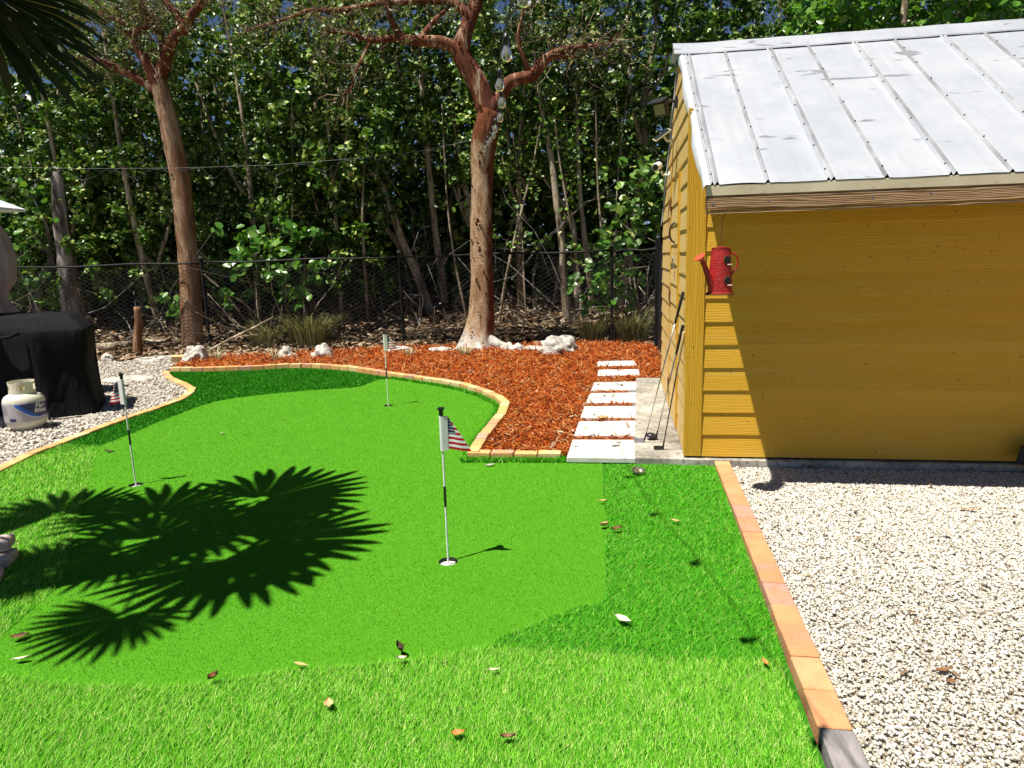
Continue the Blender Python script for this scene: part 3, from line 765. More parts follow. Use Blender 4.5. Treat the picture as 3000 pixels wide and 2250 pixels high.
MB().tube([(0, 0, 0), (-0.06, -0.01, -0.01), (-0.09, -0.02, 0.03)], 0.012, 8).box(-0.012, 0.0, -0.03, 0.03, -0.03, 0.03).build('bracket', MAT['white_plastic'], sp)
pn = MB().box(-0.09, 0.09, -0.07, 0.07, -0.006, 0.006).build('panel_frame', MAT['cream'], sp, loc=(-0.11, -0.02, 0.05), rot=(math.radians(20), math.radians(-34), 0))
MB().box(-0.082, 0.082, -0.062, 0.062, 0.0065, 0.009).build('cells', MAT['panel_dark'], pn)
cm = in_shed(thing('security_camera', 'white security camera with a dark lens on the shed gable', 'camera', (-0.02, 2.25, 2.54)))
MB().tube([(0, 0, 0), (-0.07, -0.01, 0.0), (-0.09, -0.02, 0.045)], 0.012, 8).lathe([(0.035, 0), (0.035, 0.012)], 14, axis=(-1, 0, 0)).build('bracket', MAT['white_plastic'], cm)
cb = MB().lathe([(0.001, -0.07), (0.03, -0.066), (0.042, -0.05), (0.042, 0.06), (0.036, 0.07), (0.001, 0.07)], 18, axis=(-0.35, -0.9, -0.25)).build('camera_body', MAT['white_plastic'], cm, loc=(-0.13, -0.04, 0.09), smooth=True, auto=40)
ax = Vector((-0.35, -0.9, -0.25)).normalized()
MB().lathe([(0.0325, 0.0708), (0.033, 0.073), (0.001, 0.074)], 18, axis=ax).build('lens', MAT['black_plastic'], cb)

# golf clubs leaning on the gable wall
MAT['club_head'] = plain('club_head', (0.60, 0.60, 0.60), 0.3, 0.9)
MAT['club_dark'] = plain('club_dark', (0.05, 0.05, 0.055), 0.3, 0.6)
MAT['grip_black'] = plain('grip_black', (0.012, 0.012, 0.012), 0.8, bmp=(200, 0.4, 0.003))
MAT['grip_tan'] = plain('grip_tan', (0.52, 0.36, 0.17), 0.8, bmp=(160, 0.4, 0.003))
def club(label, head, top, grip, shaft_mat, grip_mat, kind):
    H = Vector(head); T = Vector(top) - H
    e = in_shed(thing('golf_club', label, 'golf club', head, group='golf clubs leaning on the shed'))
    L = T.length; d = T.normalized()
    MB().tube([d * 0.06, d * (L - grip * 0.95)], [0.0046, 0.0066], 10).build('shaft', shaft_mat, e, smooth=True)
    MB().tube([d * (L - grip), d * (L - grip * 0.5), d * (L - 0.006), d * L], [0.0098, 0.0118, 0.0142, 0.011], 12).build('grip', grip_mat, e, smooth=True, auto=50)
    MB().tube([d * 0.02, d * 0.085], [0.0078, 0.0074], 10).build('ferrule', MAT['grip_black'], e, smooth=True)
    if kind == 'iron':
        b = MB().prism([(0.012,0.0,0.012),(-0.03,0,0.0),(-0.082,0.0,0.003),(-0.094,0,0.03),(-0.085,0.0,0.056),(-0.03,0,0.036),(0.008,0,0.042)], (0, 0.014, 0))
        b.build('club_head', MAT['club_head'], e, rot=(math.radians(-32), 0, math.radians(8)), bevel=0.003)
    elif kind == 'wood':
        bm = bmesh.new(); bmesh.ops.create_uvsphere(bm, u_segments=18, v_segments=12, radius=1)
        for v in bm.verts: v.co = Vector((v.co.x * 0.056 - 0.042, v.co.y * 0.047, (v.co.z * 0.032 if v.co.z > -0.35 else -0.35 * 0.032) + 0.018))
        me = bpy.data.meshes.new('club_head'); bm.to_mesh(me); bm.free()
        obj('club_head', me, MAT['club_dark'], e, rot=(0, 0.2, 0.3), smooth=True)
    else:
        b = MB().box(-0.075, 0.012, -0.004, 0.022, 0.0, 0.026); b.box(-0.055, -0.01, 0.0225, 0.062, 0.0, 0.014)
        b.tube([(-0.07, 0.02, 0.007), (-0.062, 0.066, 0.007), (-0.03, 0.078, 0.007), (0.0, 0.066, 0.007), (0.006, 0.02, 0.007)], 0.006, 6)
        b.build('club_head', MAT['club_dark'], e)
club('iron with a bright steel blade leaning on the shed, longest reach', (-0.335, 0.42, 0.062), (-0.036, 0.19, 1.40), 0.27, MAT['steel'], MAT['grip_black'], 'iron')
club('wood with a rounded dark head and black grip leaning on the shed', (-0.225, 0.545, 0.062), (-0.036, 0.16, 1.13), 0.27, MAT['steel'], MAT['grip_black'], 'wood')
club('putter with a tan grip and black shaft leaning on the shed', (-0.185, 0.20, 0.062), (-0.038, 0.03, 1.09), 0.26, MAT['black_plastic'], MAT['grip_tan'], 'putter')

# watering-can bird house hung from the eave
def red_tin():
    m, nt, b = new_mat('red_tin'); vec = coords(nt)
    r = ramp(nt, [(0.3, (0.28, 0.008, 0.008)), (0.7, (0.44, 0.016, 0.012))]); nt.links.new(noise(nt, vec, 14, 5), r.inputs[0])
    ch = ramp(nt, [(0.66, (0, 0, 0)), (0.69, (1, 1, 1))]); nt.links.new(noise(nt, vec, 46, 5, 0.7), ch.inputs[0])
    c = mixc(nt, ch.outputs[0], r.outputs[0], (0.10, 0.03, 0.02))
    nt.links.new(c, b.inputs['Base Color']); b.inputs['Roughness'].default_value = 0.5
    w = nt.nodes.new('ShaderNodeTexVoronoi'); w.feature = 'SMOOTH_F1'; w.inputs['Scale'].default_value = 46; nt.links.new(vec, w.inputs['Vector'])
    sn = nt.nodes.new('ShaderNodeMath'); sn.operation = 'SINE'; nt.links.new(math_node(nt, 'MULTIPLY', w.outputs['Distance'], 34.0), sn.inputs[0])
    bump(nt, b, sn.outputs[0], 0.3, 0.003)
    return m
MAT['red_tin'] = red_tin()
MAT['red_pale'] = plain('red_pale', (0.55, 0.07, 0.03), 0.5)
cx, cy, cz = 0.095, -0.935, 1.445
can = in_shed(thing('watering_can_birdhouse', 'red tin watering can bird house hanging from the shed eave', 'bird house', (cx, cy, cz)))
MB().lathe([(0.084, 0.0), (0.086, 0.008), (0.078, 0.012), (0.070, 0.15), (0.061, 0.27), (0.058, 0.29), (0.060, 0.296), (0.056, 0.297), (0.02, 0.300), (0.001, 0.303)], 28).build('can_body', MAT['red_tin'], can, smooth=True, auto=40)
MB().lathe([(0.095, -0.006), (0.097, 0.0), (0.093, 0.004)], 24).build('base_rim', MAT['rust'], can)
spd = Vector((-0.46, -0.25, 1.0)).normalized()
spt = MB().tube([Vector((-0.045, -0.03, 0.02)), Vector((-0.075, -0.05, 0.10)), Vector((-0.105, -0.066, 0.175)), Vector((-0.128, -0.078, 0.225))], [0.030, 0.022, 0.017, 0.015], 14).build('spout', MAT['red_tin'], can, smooth=True, auto=50)
MB().lathe([(0.016, 0), (0.036, 0.022), (0.036, 0.026), (0.001, 0.030)], 20, c=(-0.128, -0.078, 0.222), axis=(-0.55, -0.35, 0.8)).build('spout_rose', MAT['red_pale'], spt, smooth=True, auto=40)
MB().tube([(0.06, 0.0, 0.262)] + [(0.06 + 0.048 * math.sin(a), 0, 0.20 + 0.062 * math.cos(a)) for a in np.linspace(0.3, 2.6, 9)] + [(0.072, 0, 0.12)], 0.006, 8).build('handle', MAT['red_tin'], can, smooth=True)
for hz, rr in ((0.215, 0.0665), (0.085, 0.0735)):
    a = math.radians(-62); n_ = Vector((math.cos(a), math.sin(a), 0.05)).normalized()
    h_ = MB().lathe([(0.026, -0.004), (0.027, 0.003), (0.0235, 0.0045)], 20, c=n_ * rr + Vector((0, 0, hz)), axis=n_).build('hole_rim', MAT['rust'], can)
    MB().lathe([(0.0236, 0.0052), (0.001, 0.0060)], 20, c=n_ * rr + Vector((0, 0, hz)), axis=n_).build('entrance_hole', MAT['dark_gap'], h_)
    MB().tube([n_ * (rr - 0.01) + Vector((0, 0, hz - 0.032)), n_ * (rr + 0.035) + Vector((0.012, 0, hz - 0.032))], 0.0035, 8).build('perch', MAT['cream'], can)
ch = MB()
for i in range(11):
    z = 0.318 + i * 0.0135; a = (i % 2) * math.pi / 2
    ch.tube([(0.004 * math.cos(a + t) if False else 0.0042 * math.cos(t) * math.cos(a), 0.0042 * math.cos(t) * math.sin(a), z + 0.0085 * math.sin(t)) for t in np.linspace(0, 2 * math.pi, 9)], 0.0015, 5, False)
ch.build('chain', MAT['rust'], can)
hk = [(0, 0, 0.465)] + [(0.022 * math.sin(a), 0, 0.51 - 0.022 * math.cos(a)) for a in np.linspace(0.5, 5.2, 14)]
MB().tube(hk, 0.0028, 6).build('hook', MAT['rust'], can, smooth=True)

# dark bin at the end of the wall
bx = MB(); L_, W_, Hh = 0.26, 0.55, 0.145
bx.add([(0.0,-W_,0),(L_,-W_,0),(L_,0.0,0),(0.0,0.0,0),(0.016,-W_+0.016,Hh),(L_-0.016,-W_+0.016,Hh),(L_-0.016,-0.016,Hh),(0.016,-0.016,Hh)], [(0,3,2,1),(4,5,6,7),(0,1,5,4),(1,2,6,5),(2,3,7,6),(3,0,4,7)])
trough = in_shed(thing('storage_trough', 'dark grey plastic trough beside the shed wall, cut by the frame', 'trough', (2.36, -0.16, 0.0), math.radians(27)))
bx.build('bin', plain('dark_rubber', (0.028, 0.030, 0.034), 0.6, bmp=(20, 0.3, 0.01)), trough, loc=(0, 0, 0.10), bevel=0.014)
for fx, fy, fz in ((0.2, -0.05, 0.058), (0.06, -0.48, 0.0), (0.2, -0.48, 0.0)):
    MB().box(fx - 0.02, fx + 0.02, fy - 0.02, fy + 0.02, fz, 0.099).build('foot', MAT['black_plastic'], trough)
# ------------------------------------------------------------------ flags in their cups
MAT['white_paint'] = plain('white_paint', (0.80, 0.79, 0.75), 0.35)
MAT['cup_wall'] = plain('cup_wall', (0.012, 0.02, 0.010), 0.9)
def flag_cloth():
    m, nt, b = new_mat('flag_cloth')
    uv = nt.nodes.new('ShaderNodeUVMap'); sx = nt.nodes.new('ShaderNodeSeparateXYZ'); nt.links.new(uv.outputs[0], sx.inputs[0])
    u, v = sx.outputs[0], sx.outputs[1]
    par = math_node(nt, 'MODULO', math_node(nt, 'FLOOR', math_node(nt, 'MULTIPLY', v, 13.0), 0.0), 2.0)
    stripes = mixc(nt, math_node(nt, 'GREATER_THAN', par, 0.5), (0.45, 0.012, 0.02), (0.78, 0.77, 0.74))
    # stars: rows of dots, every other row shifted half a step
    row = math_node(nt, 'MULTIPLY', math_node(nt, 'ADD', v, -0.46), 11.0)
    sh = math_node(nt, 'MULTIPLY', math_node(nt, 'MODULO', math_node(nt, 'FLOOR', row, 0.0), 2.0), 0.5)
    col = math_node(nt, 'ADD', math_node(nt, 'MULTIPLY', u, 9.0), sh)
    dx = math_node(nt, 'ADD', math_node(nt, 'FRACT', col, 0.0), -0.5); dy = math_node(nt, 'ADD', math_node(nt, 'FRACT', row, 0.0), -0.5)
    rr = math_node(nt, 'ADD', math_node(nt, 'MULTIPLY', dx, dx), math_node(nt, 'MULTIPLY', dy, dy))
    canton = mixc(nt, math_node(nt, 'LESS_THAN', rr, 0.05), (0.012, 0.016, 0.06), (0.75, 0.75, 0.74))
    inc = math_node(nt, 'MULTIPLY', math_node(nt, 'GREATER_THAN', v, 0.46), math_node(nt, 'LESS_THAN', u, 0.62))
    nt.links.new(mixc(nt, inc, stripes, canton), b.inputs['Base Color'])
    b.inputs['Roughness'].default_value = 0.75; b.inputs['Specular IOR Level'].default_value = 0.2
    return m
MAT['flag_cloth'] = flag_cloth()

def flag(label, x, y, shape, sleeve_side, h=0.91):
    e = thing('putting_flag', label, 'golf flag', (x, y, 0), group='flags on the putting green')
    MB().tube([(0, 0, -0.026), (0, 0, h - 0.035)], 0.0062, 12).build('pole', MAT['white_paint'], e, smooth=True, auto=50)
    MB().tube([(0, 0, 0.335), (0, 0, 0.455)], 0.0076, 12).build('black_band', MAT['black_plastic'], e, smooth=True, auto=50)
    MB().lathe([(0.010, h - 0.045), (0.0125, h - 0.04), (0.0115, h - 0.02), (0.021, h - 0.002), (0.021, h), (0.015, h + 0.001), (0.012, h - 0.01), (0.001, h - 0.012)], 18).build('finial', MAT['black_plastic'], e, smooth=True, auto=50)
    a = math.atan2(sleeve_side[1], sleeve_side[0]); ca, sa = math.cos(a), math.sin(a)
    n = 18; pr = [(0.013 * math.cos(t), 0.013 * math.sin(t)) for t in np.linspace(math.pi / 2, 3 * math.pi / 2, n)] + [(0.034, -0.004), (0.034, 0.004)]
    ring = [(px * ca - py * sa, px * sa + py * ca) for px, py in pr]
    MB().prism([(px, py, 0.665) for px, py in ring], (0, 0, 0.195)).build('sleeve', MAT['white_paint'], e)
    # drooping cloth: rows from hoist to fly
    ns, nt_ = 14, 14; vs = []; uvs = []
    for j in range(nt_ + 1):
        t = j / nt_
        for i in range(ns + 1):
            s = i / ns
            px, py, pz = shape(s, t)
            vs.append((px, py, pz)); uvs.append((s, 1 - t))
    fs = [(j*(ns+1)+i, (j+1)*(ns+1)+i, (j+1)*(ns+1)+i+1, j*(ns+1)+i+1) for j in range(nt_) for i in range(ns)]
    me = bpy.data.meshes.new('flag_cloth'); me.from_pydata(vs, [], fs); me.update()
    ul = me.uv_layers.new(name='UVMap')
    for lp in me.loops: ul.data[lp.index].uv = uvs[lp.vertex_index]
    obj('flag_cloth', me, MAT['flag_cloth'], e, smooth=True)
    cup = MB().lathe([(0.0557, 0.002), (0.0557, -0.026)], 28)
    c = MB(); c.v = cup.v; c.f = [f[::-1] for f in cup.f if len(f) == 4]; c.mi = [0] * len(c.f)
    c.build('cup_wall', MAT['cup_wall'], e)
    MB().lathe([(0.053, -0.028), (0.053, -0.022), (0.012, -0.018), (0.012, -0.012), (0.001, -0.012)], 28).build('cup_liner', MAT['white_paint'], e)
    return e
def droop_right(s, t):
    w = 0.004 + 0.122 * t ** 0.9
    return (0.034 + w * s, -0.002 + 0.012 * math.sin(s * 5 + t * 2) * s, 0.86 - 0.185 * t - 0.020 * s * t)
def droop_left(s, t):
    w = 0.03 + 0.075 * t
    return (-0.030 - w * s, 0.012 * math.sin(s * 6 + t * 3), 0.865 - 0.185 * t + 0.01 * s - 0.055 * s * (1 - t) - 0.02 * s * t)
def droop_far(s, t):
    w = 0.01 + 0.10 * t ** 0.8
    return (0.034 + w * s, 0.004 + 0.012 * math.sin(s * 5 + t * 2.6) * s, 0.865 - 0.18 * t)
flag('nearest stars and stripes putting flag with a wide white sleeve', *CUPS[0], droop_right, (1, 0))
flag('stars and stripes putting flag near the gas tank, cloth hanging left', *CUPS[1], droop_left, (-1, 0.1))
flag('farthest stars and stripes putting flag, standing before the mulch', *CUPS[2], droop_far, (1, 0))

# ------------------------------------------------------------------ loose things on the turf and gravel
MAT['brass'] = make('brass', [(0.3, (0.26, 0.22, 0.11)), (0.7, (0.62, 0.58, 0.44))], 'noise', 30, rough=0.3, metallic=0.9)
o = MB().lathe([(0.046, 0.0), (0.052, 0.004), (0.053, 0.022), (0.050, 0.026), (0.047, 0.022), (0.045, 0.010), (0.03, 0.008), (0.001, 0.009)], 28).build('cup_ring', MAT['brass'], None, loc=(0.975, 5.16, 0.022), rot=(math.radians(8), math.radians(9), 0), smooth=True, auto=45)
tag(o, 'shiny metal cup ring lying on the turf near the slab', 'metal ring')
LEAFM = {}
for nm, c in (('tan', (0.62, 0.40, 0.18)), ('brown', (0.24, 0.12, 0.05)), ('pale', (0.74, 0.66, 0.46)), ('dark', (0.075, 0.05, 0.03)), ('orange', (0.60, 0.22, 0.05)), ('grey', (0.40, 0.36, 0.28))):
    LEAFM[nm] = make('leaf_' + nm, [(0.3, tuple(v * 0.75 for v in c)), (0.7, tuple(min(1, v * 1.15) for v in c))], 'noise', 40, rough=0.6, spec=0.3)
def fallen_leaf(label, x, y, L, wd, rz, mat, curl=0.5, z=0.02, tilt=0.15):
    N, M_ = 8, 4; vs = []; rs = random.Random(int(abs(x * 977 + y * 131) * 10))
    for i in range(N + 1):
        s = i / N; w = wd * math.sin(math.pi * min(1, max(0.02, s)) ** 0.8) * (0.9 + 0.2 * rs.random()) + 0.0006
        for j in range(M_ + 1):
            q = (j / M_ - 0.5) * 2
            vs.append(((s - 0.5) * L, q * w / 2, curl * wd * 0.5 * q * q + curl * L * 0.12 * (2 * s - 1) ** 2 + 0.0015 * rs.random()))
    vs += [(-L * 0.5 - L * 0.16, 0, 0.012)]
    fs = [(i*5+j, (i+1)*5+j, (i+1)*5+j+1, i*5+j+1) for i in range(N) for j in range(4)] + [(len(vs) - 1, 2, 3)]
    o = MB().add(vs, fs).build('fallen_leaf', LEAFM[mat], None, loc=(x, y, z), rot=(tilt * (rs.random() - 0.5) * 3, tilt * (rs.random() - 0.5) * 2, rz), smooth=True)
    return tag(o, label, 'leaf', 'dry leaves fallen on the turf and gravel')
LV = [('dark curled leaf standing at the near seam of the green', -0.53,2.75,0.060,0.03,2.2,'dark',1.5,0.03),
      ('pale green curled leaf just below the dark one at the seam', -0.51,2.68,0.045,0.02,0.3,'pale',0.8,0.03),
      ('flat tan leaf on the near seam of the green', -0.94,2.665,0.065,0.02,-0.2,'tan',0.3,0.026),
      ('dark folded leaf in the pale turf left of the tan leaf', -1.28,2.58,0.045,0.03,0.9,'brown',1.2,0.03),
      ('broad tan leaf alone in the pale near turf', -0.75,2.39,0.055,0.035,1.9,'tan',0.4,0.03),
      ('small bright orange leaf in the near turf', -0.23,2.20,0.050,0.026,0.1,'orange',0.5,0.03),
      ('brown curled leaf right of the orange leaf', -0.05,2.17,0.055,0.022,0.1,'brown',0.9,0.03),
      ('slim pale leaf in the turf below the dark triangle of turf', -0.11,2.585,0.05,0.013,0.3,'pale',0.4,0.028),
      ('tan leaf on the right seam of the green, upper one', 0.61,4.54,0.070,0.022,0.1,'tan',0.5,0.025),
      ('crumpled tan leaf on the right seam of the green', 0.56,4.10,0.062,0.045,0.5,'tan',1.0,0.02),
      ('brown twisted leaf just right of the crumpled leaf', 0.63,4.02,0.075,0.03,0.2,'brown',0.9,0.03),
      ('pale tan leaf in the turf left of the brick border', 1.02,4.13,0.060,0.025,-0.3,'tan',0.4,0.03),
      ('orange leaf close to the brick border in the near turf', 1.02,2.58,0.045,0.022,1.7,'orange',0.4,0.03),
      ('large white half-moon leaf on the right-hand turf', 0.49,2.94,0.085,0.042,-0.75,'pale',0.5,0.03),
      ('grey leaf on the green beside the brick corner', -0.20,5.50,0.085,0.03,0.0,'grey',0.5,0.008),
      ('brown leaf on the white gravel, larger of the pair', 1.72,2.50,0.075,0.03,0.1,'brown',0.5,0.02),
      ('brown leaf on the white gravel, smaller of the pair', 1.70,2.43,0.045,0.024,0.2,'brown',0.5,0.02),
      ('small white leaf on the green above the palm shadow', -3.0,6.85,0.055,0.03,0.0,'pale',0.5,0.008),
      ('dark leaf on the green left of the second flag', -3.85,6.29,0.09,0.035,0.1,'dark',0.5,0.008),
      ('orange-brown leaf at the left edge in the palm shadow', -2.36,2.97,0.075,0.04,0.5,'brown',0.4,0.02),
      ('pale leaf below the orange-brown leaf at the left edge', -2.22,2.78,0.075,0.025,0.2,'pale',0.5,0.02),
      ('long brown pod leaf on the gravel at the right edge', 2.95,4.2,0.13,0.028,-0.35,'tan',0.4,0.02),
      ('tan leaf on the front edge of the third stepping stone', 0.93,6.90,0.12,0.06,0.0,'tan',0.3,0.055),
      ('dark leaf on the fourth stepping stone', 1.02,7.86,0.08,0.03,0.0,'dark',0.3,0.052)]
for lv in LV: fallen_leaf(*lv)

MAT['pink_wood'] = make('pink_wood', [(0.3, (0.50, 0.36, 0.31)), (0.7, (0.68, 0.54, 0.46))], 'noise', 5, cscale=(1, 5, 5), rough=0.85, bmp=(40, 0.4, 0.006))
for lab, loc, rz, sz in (('pinkish paver on top of the pile at the left edge', (-3.20,3.86,0.105), 0.42, (0.30,0.15,0.06)), ('pinkish paver at the bottom of the pile at the left edge', (-3.17,3.80,0.033), 0.30, (0.32,0.17,0.066)), ('pale flat paver lying in front of the pile at the left edge', (-3.06,3.56,0.026), 0.52, (0.30,0.15,0.05))):
    o = MB().box(-sz[0]/2, sz[0]/2, -sz[1]/2, sz[1]/2, -sz[2]/2, sz[2]/2).build('paver', MAT['pink_wood'], None, loc=loc, rot=(0, 0, rz), bevel=0.007)
    tag(o, lab, 'paver', 'pavers piled at the edge of the turf')
o = obj('brick', BR, None, None, loc=(-6.05, 12.38, 0.06), rot=(0.1, 0.05, 0.35)); o.scale = (1.5, 1.4, 1.4)
tag(o, 'loose orange brick lying left of the pitted white rock', 'brick')

# white limestone rocks
def rock(label, x, y, sx, sy, sz, seed, z=0.0, rz=0.0, lump=0.28):
    bm = bmesh.new(); bmesh.ops.create_icosphere(bm, subdivisions=4, radius=1)
    so = Vector((seed * 3.7, seed * 1.3, seed * 2.9))
    for v in bm.verts:
        d = v.co.normalized()
        r = 1 + lump * 1.4 * mnoise.noise(d * 1.3 + so) + lump * 0.8 * mnoise.noise(d * 3.1 + so) + lump * 0.5 * abs(mnoise.noise(d * 6.5 + so))
        v.co = Vector((d.x * r * sx, d.y * r * sy, max(-0.25, d.z * r) * sz))
    me = bpy.data.meshes.new('rock'); bm.to_mesh(me); bm.free()
    return tag(obj('rock', me, MAT['rock'], None, loc=(x, y, z + sz * 0.22), rot=(0, 0, rz), smooth=True), label, 'rock', 'white rocks along the fence')
rock('pitted white rock at the foot of the left tree', -5.72,12.25,0.20,0.16,0.22,1, lump=0.4)
rock('dull beige rock behind a pale spiky tuft in the far bed', -4.10,12.35,0.17,0.15,0.17,2)
rock('rounded bright white rock alone in the far bed', -3.42,12.35,0.20,0.15,0.20,3)
rock('low white rock behind the farthest flag', -2.1,12.78,0.24,0.14,0.10,4)
rock('flat slab-like white rock between farthest flag and trunk', -1.33,12.62,0.25,0.14,0.085,5)
rock('large jagged white rock right of the peeling trunk', 0.85,12.0,0.38,0.24,0.23,6, rz=0.5, lump=0.36)
rock('flat pale rock next to the large jagged rock', 0.42,12.42,0.20,0.13,0.08,7)
rock('small pale rock in the row right of the trunk', 0.12,12.45,0.15,0.12,0.11,8)
rock('small round grey-white rock nearest the trunk', -0.05,12.55,0.13,0.11,0.12,9)
rock('tiny white rock in the mulch left of the trunk', -0.98,12.7,0.09,0.07,0.06,10)
rock('long flat white rock at the edge of the pebbles', -6.6,12.75,0.42,0.16,0.06,11)
rock('small white rock behind the covered grill', -7.6,12.75,0.10,0.09,0.12,12)
rock('flat yellowish stone lying in the pebbles by the grill', -6.0,10.55,0.42,0.26,0.035,13, lump=0.15)

# ------------------------------------------------------------------ gas tank, grill, curtain
MAT['tank_white'] = make('tank_white', [(0.3, (0.62, 0.58, 0.46)), (0.7, (0.74, 0.70, 0.58))], 'noise', 6, rough=0.35, over=(16, 0.64, 0.75, (0.40, 0.28, 0.12), 0.5))
MAT['label_grey'] = plain('label_grey', (0.42, 0.39, 0.40), 0.35)
MAT['label_navy'] = plain('label_navy', (0.035, 0.022, 0.13), 0.35)
MAT['label_blue'] = plain('label_blue', (0.02, 0.11, 0.50), 0.35)
MAT['label_pale'] = plain('label_pale', (0.62, 0.66, 0.74), 0.35)
MAT['ink'] = plain('ink', (0.02, 0.02, 0.05), 0.5)
TS = 1.30
TX, TY = -5.36, 7.36
tank = thing('propane_tank', 'white propane tank with a blue label standing on the pebbles', 'gas tank', (TX, TY, 0.0), 0.0)
tank.scale = (TS, TS, TS * 0.99)
R_ = 0.152
MB().lathe([(0.095, 0.022), (0.12, 0.032), (0.14, 0.052), (0.149, 0.075), (R_, 0.095), (R_, 0.250), (0.148, 0.272), (0.134, 0.296), (0.10, 0.316), (0.06, 0.326), (0.001, 0.328)], 40).build('tank_body', MAT['tank_white'], tank, smooth=True)
MB().lathe([(0.098, 0.0), (0.100, 0.0), (0.108, 0.034), (0.100, 0.034)], 36).build('foot_ring', MAT['tank_white'], tank, smooth=True, auto=40)
# guard collar with its cut-outs: a band of angular pieces
cl = MB(); NA = 60
view = math.atan2(-TY, -TX)
for i in range(NA):
    a0, a1 = 2*math.pi*i/NA, 2*math.pi*(i+1)/NA; am = ((a0 + a1) / 2 - view + math.pi) % (2*math.pi) - math.pi
    bands = [(0.318, 0.42)]
    for cen, hw, lo, hi in ((-0.10, 0.30, 0.345, 0.398), (1.15, 0.20, 0.348, 0.394), (-1.35, 0.20, 0.348, 0.394), (2.6, 0.3, 0.345, 0.398)):
        if abs(am - cen) < hw:
            k = math.sqrt(max(0, 1 - ((am - cen) / hw) ** 2)) if hw > 0.25 else 1.0
            mid, hh = (lo + hi) / 2, (hi - lo) / 2 * k
            bands = [(0.318, mid - hh), (mid + hh, 0.42)]
    if abs(am) > 0.55 and abs(am) < 1.3: bands[-1] = (bands[-1][0], 0.412)
    for z0, z1 in bands:
        for r0_, r1_ in ((0.096, 0.0935),):
            cl.add([(r0_*math.cos(a0), r0_*math.sin(a0), z0), (r0_*math.cos(a1), r0_*math.sin(a1), z0), (r0_*math.cos(a1), r0_*math.sin(a1), z1), (r0_*math.cos(a0), r0_*math.sin(a0), z1),
                    (r1_*math.cos(a0), r1_*math.sin(a0), z0), (r1_*math.cos(a1), r1_*math.sin(a1), z0), (r1_*math.cos(a1), r1_*math.sin(a1), z1), (r1_*math.cos(a0), r1_*math.sin(a0), z1)],
                   [(0,1,2,3),(5,4,7,6),(3,2,6,7),(1,0,4,5)])
cl.build('guard_collar', MAT['tank_white'], tank)
va = view - 0.1
vv = MB().lathe([(0.016, 0.325), (0.016, 0.36), (0.022, 0.362), (0.022, 0.385), (0.012, 0.39)], 16)
vv.lathe([(0.013, 0.0), (0.013, 0.05), (0.009, 0.055)], 14, c=(0.0, 0.0, 0.370), axis=(math.cos(va), math.sin(va), 0))
vv.build('valve', MAT['brass'], tank, smooth=True, auto=40)
def wrap(am, z, r): a = view + am; return (r*math.cos(a), r*math.sin(a), z)
def label_patch(parent, name, mat, f_lo, f_hi, a0, a1, n, r):
    vs = []; fs = []
    for i in range(n + 1):
        am = a0 + (a1 - a0) * i / n
        lo, hi = f_lo(am), f_hi(am)
        vs += [wrap(am, lo, r), wrap(am, max(hi, lo + 1e-4), r)]
    fs = [(2*i, 2*i+1, 2*i+3, 2*i+2) for i in range(n)]
    return MB().add(vs, [f[::-1] for f in fs]).build(name, mat, parent)
lab = label_patch(tank, 'label', MAT['label_grey'], lambda a: 0.090, lambda a: 0.250, -1.9, 1.9, 60, R_ + 0.0016)
label_patch(lab, 'label_band', MAT['label_pale'], lambda a: 0.2415, lambda a: 0.2498, -1.9, 1.9, 60, R_ + 0.0024)
curve = lambda a: 0.238 - 0.118 * math.sin(min(1.0, max(0.0, (a + 0.55) / 1.2)) * math.pi / 2)
label_patch(lab, 'label_stroke', MAT['label_pale'], lambda a: curve(a + 0.04) - 0.005, lambda a: 0.2405, -0.58, 1.5, 46, R_ + 0.0026)
label_patch(lab, 'label_arc', MAT['label_blue'], curve, lambda a: 0.240, -0.50, 1.5, 44, R_ + 0.0034)
curve2 = lambda a: 0.238 - 0.110 * math.sin(min(1.0, max(0.0, (a + 0.25) / 1.1)) * math.pi / 2)
label_patch(lab, 'label_field', MAT['label_navy'], curve2, lambda a: 0.2395, -0.24, 1.5, 40, R_ + 0.0042)
def wrapped_text(parent, name, txt, size, a_start, z, r, mat, shear=0.0):
    cu = bpy.data.curves.new(name, 'FONT'); cu.body = txt; cu.size = size; cu.shear = shear; cu.offset = size * 0.03
    to = bpy.data.objects.new(name, cu); COL.objects.link(to)
    dg = bpy.context.evaluated_depsgraph_get()
    me = bpy.data.meshes.new_from_object(to.evaluated_get(dg))
    bpy.data.objects.remove(to)
    bm = bmesh.new(); bm.from_mesh(me)
    bmesh.ops.subdivide_edges(bm, edges=[e for e in bm.edges if e.calc_length() > size * 0.3], cuts=2)
    for v in bm.verts: v.co = Vector(wrap(a_start + v.co.x / r, z + v.co.y, r))
    bm.to_mesh(me); bm.free(); me.materials.clear()
    return obj(name, me, mat, parent)
wrapped_text(lab, 'lettering', 'Blue', 0.050, 0.46, 0.198, R_ + 0.0055, MAT['white_paint'], 0.15)
wrapped_text(lab, 'lettering', 'Rhino', 0.047, 0.38, 0.160, R_ + 0.0055, MAT['white_paint'], 0.15)
wrapped_text(lab, 'small_print', 'HOME DELIVERY', 0.0085, 0.12, 0.2425, R_ + 0.0034, MAT['ink'])
for k in range(7):
    label_patch(lab, 'fine_print', MAT['ink'], lambda a, k=k: 0.222 - 0.011*k, lambda a, k=k: 0.2245 - 0.011*k, -1.35, -1.0 + 0.05 * (k % 3), 6, R_ + 0.003)
label_patch(lab, 'stamp', MAT['label_navy'], lambda a: 0.100, lambda a: 0.124, -0.82, -0.50, 8, R_ + 0.003)

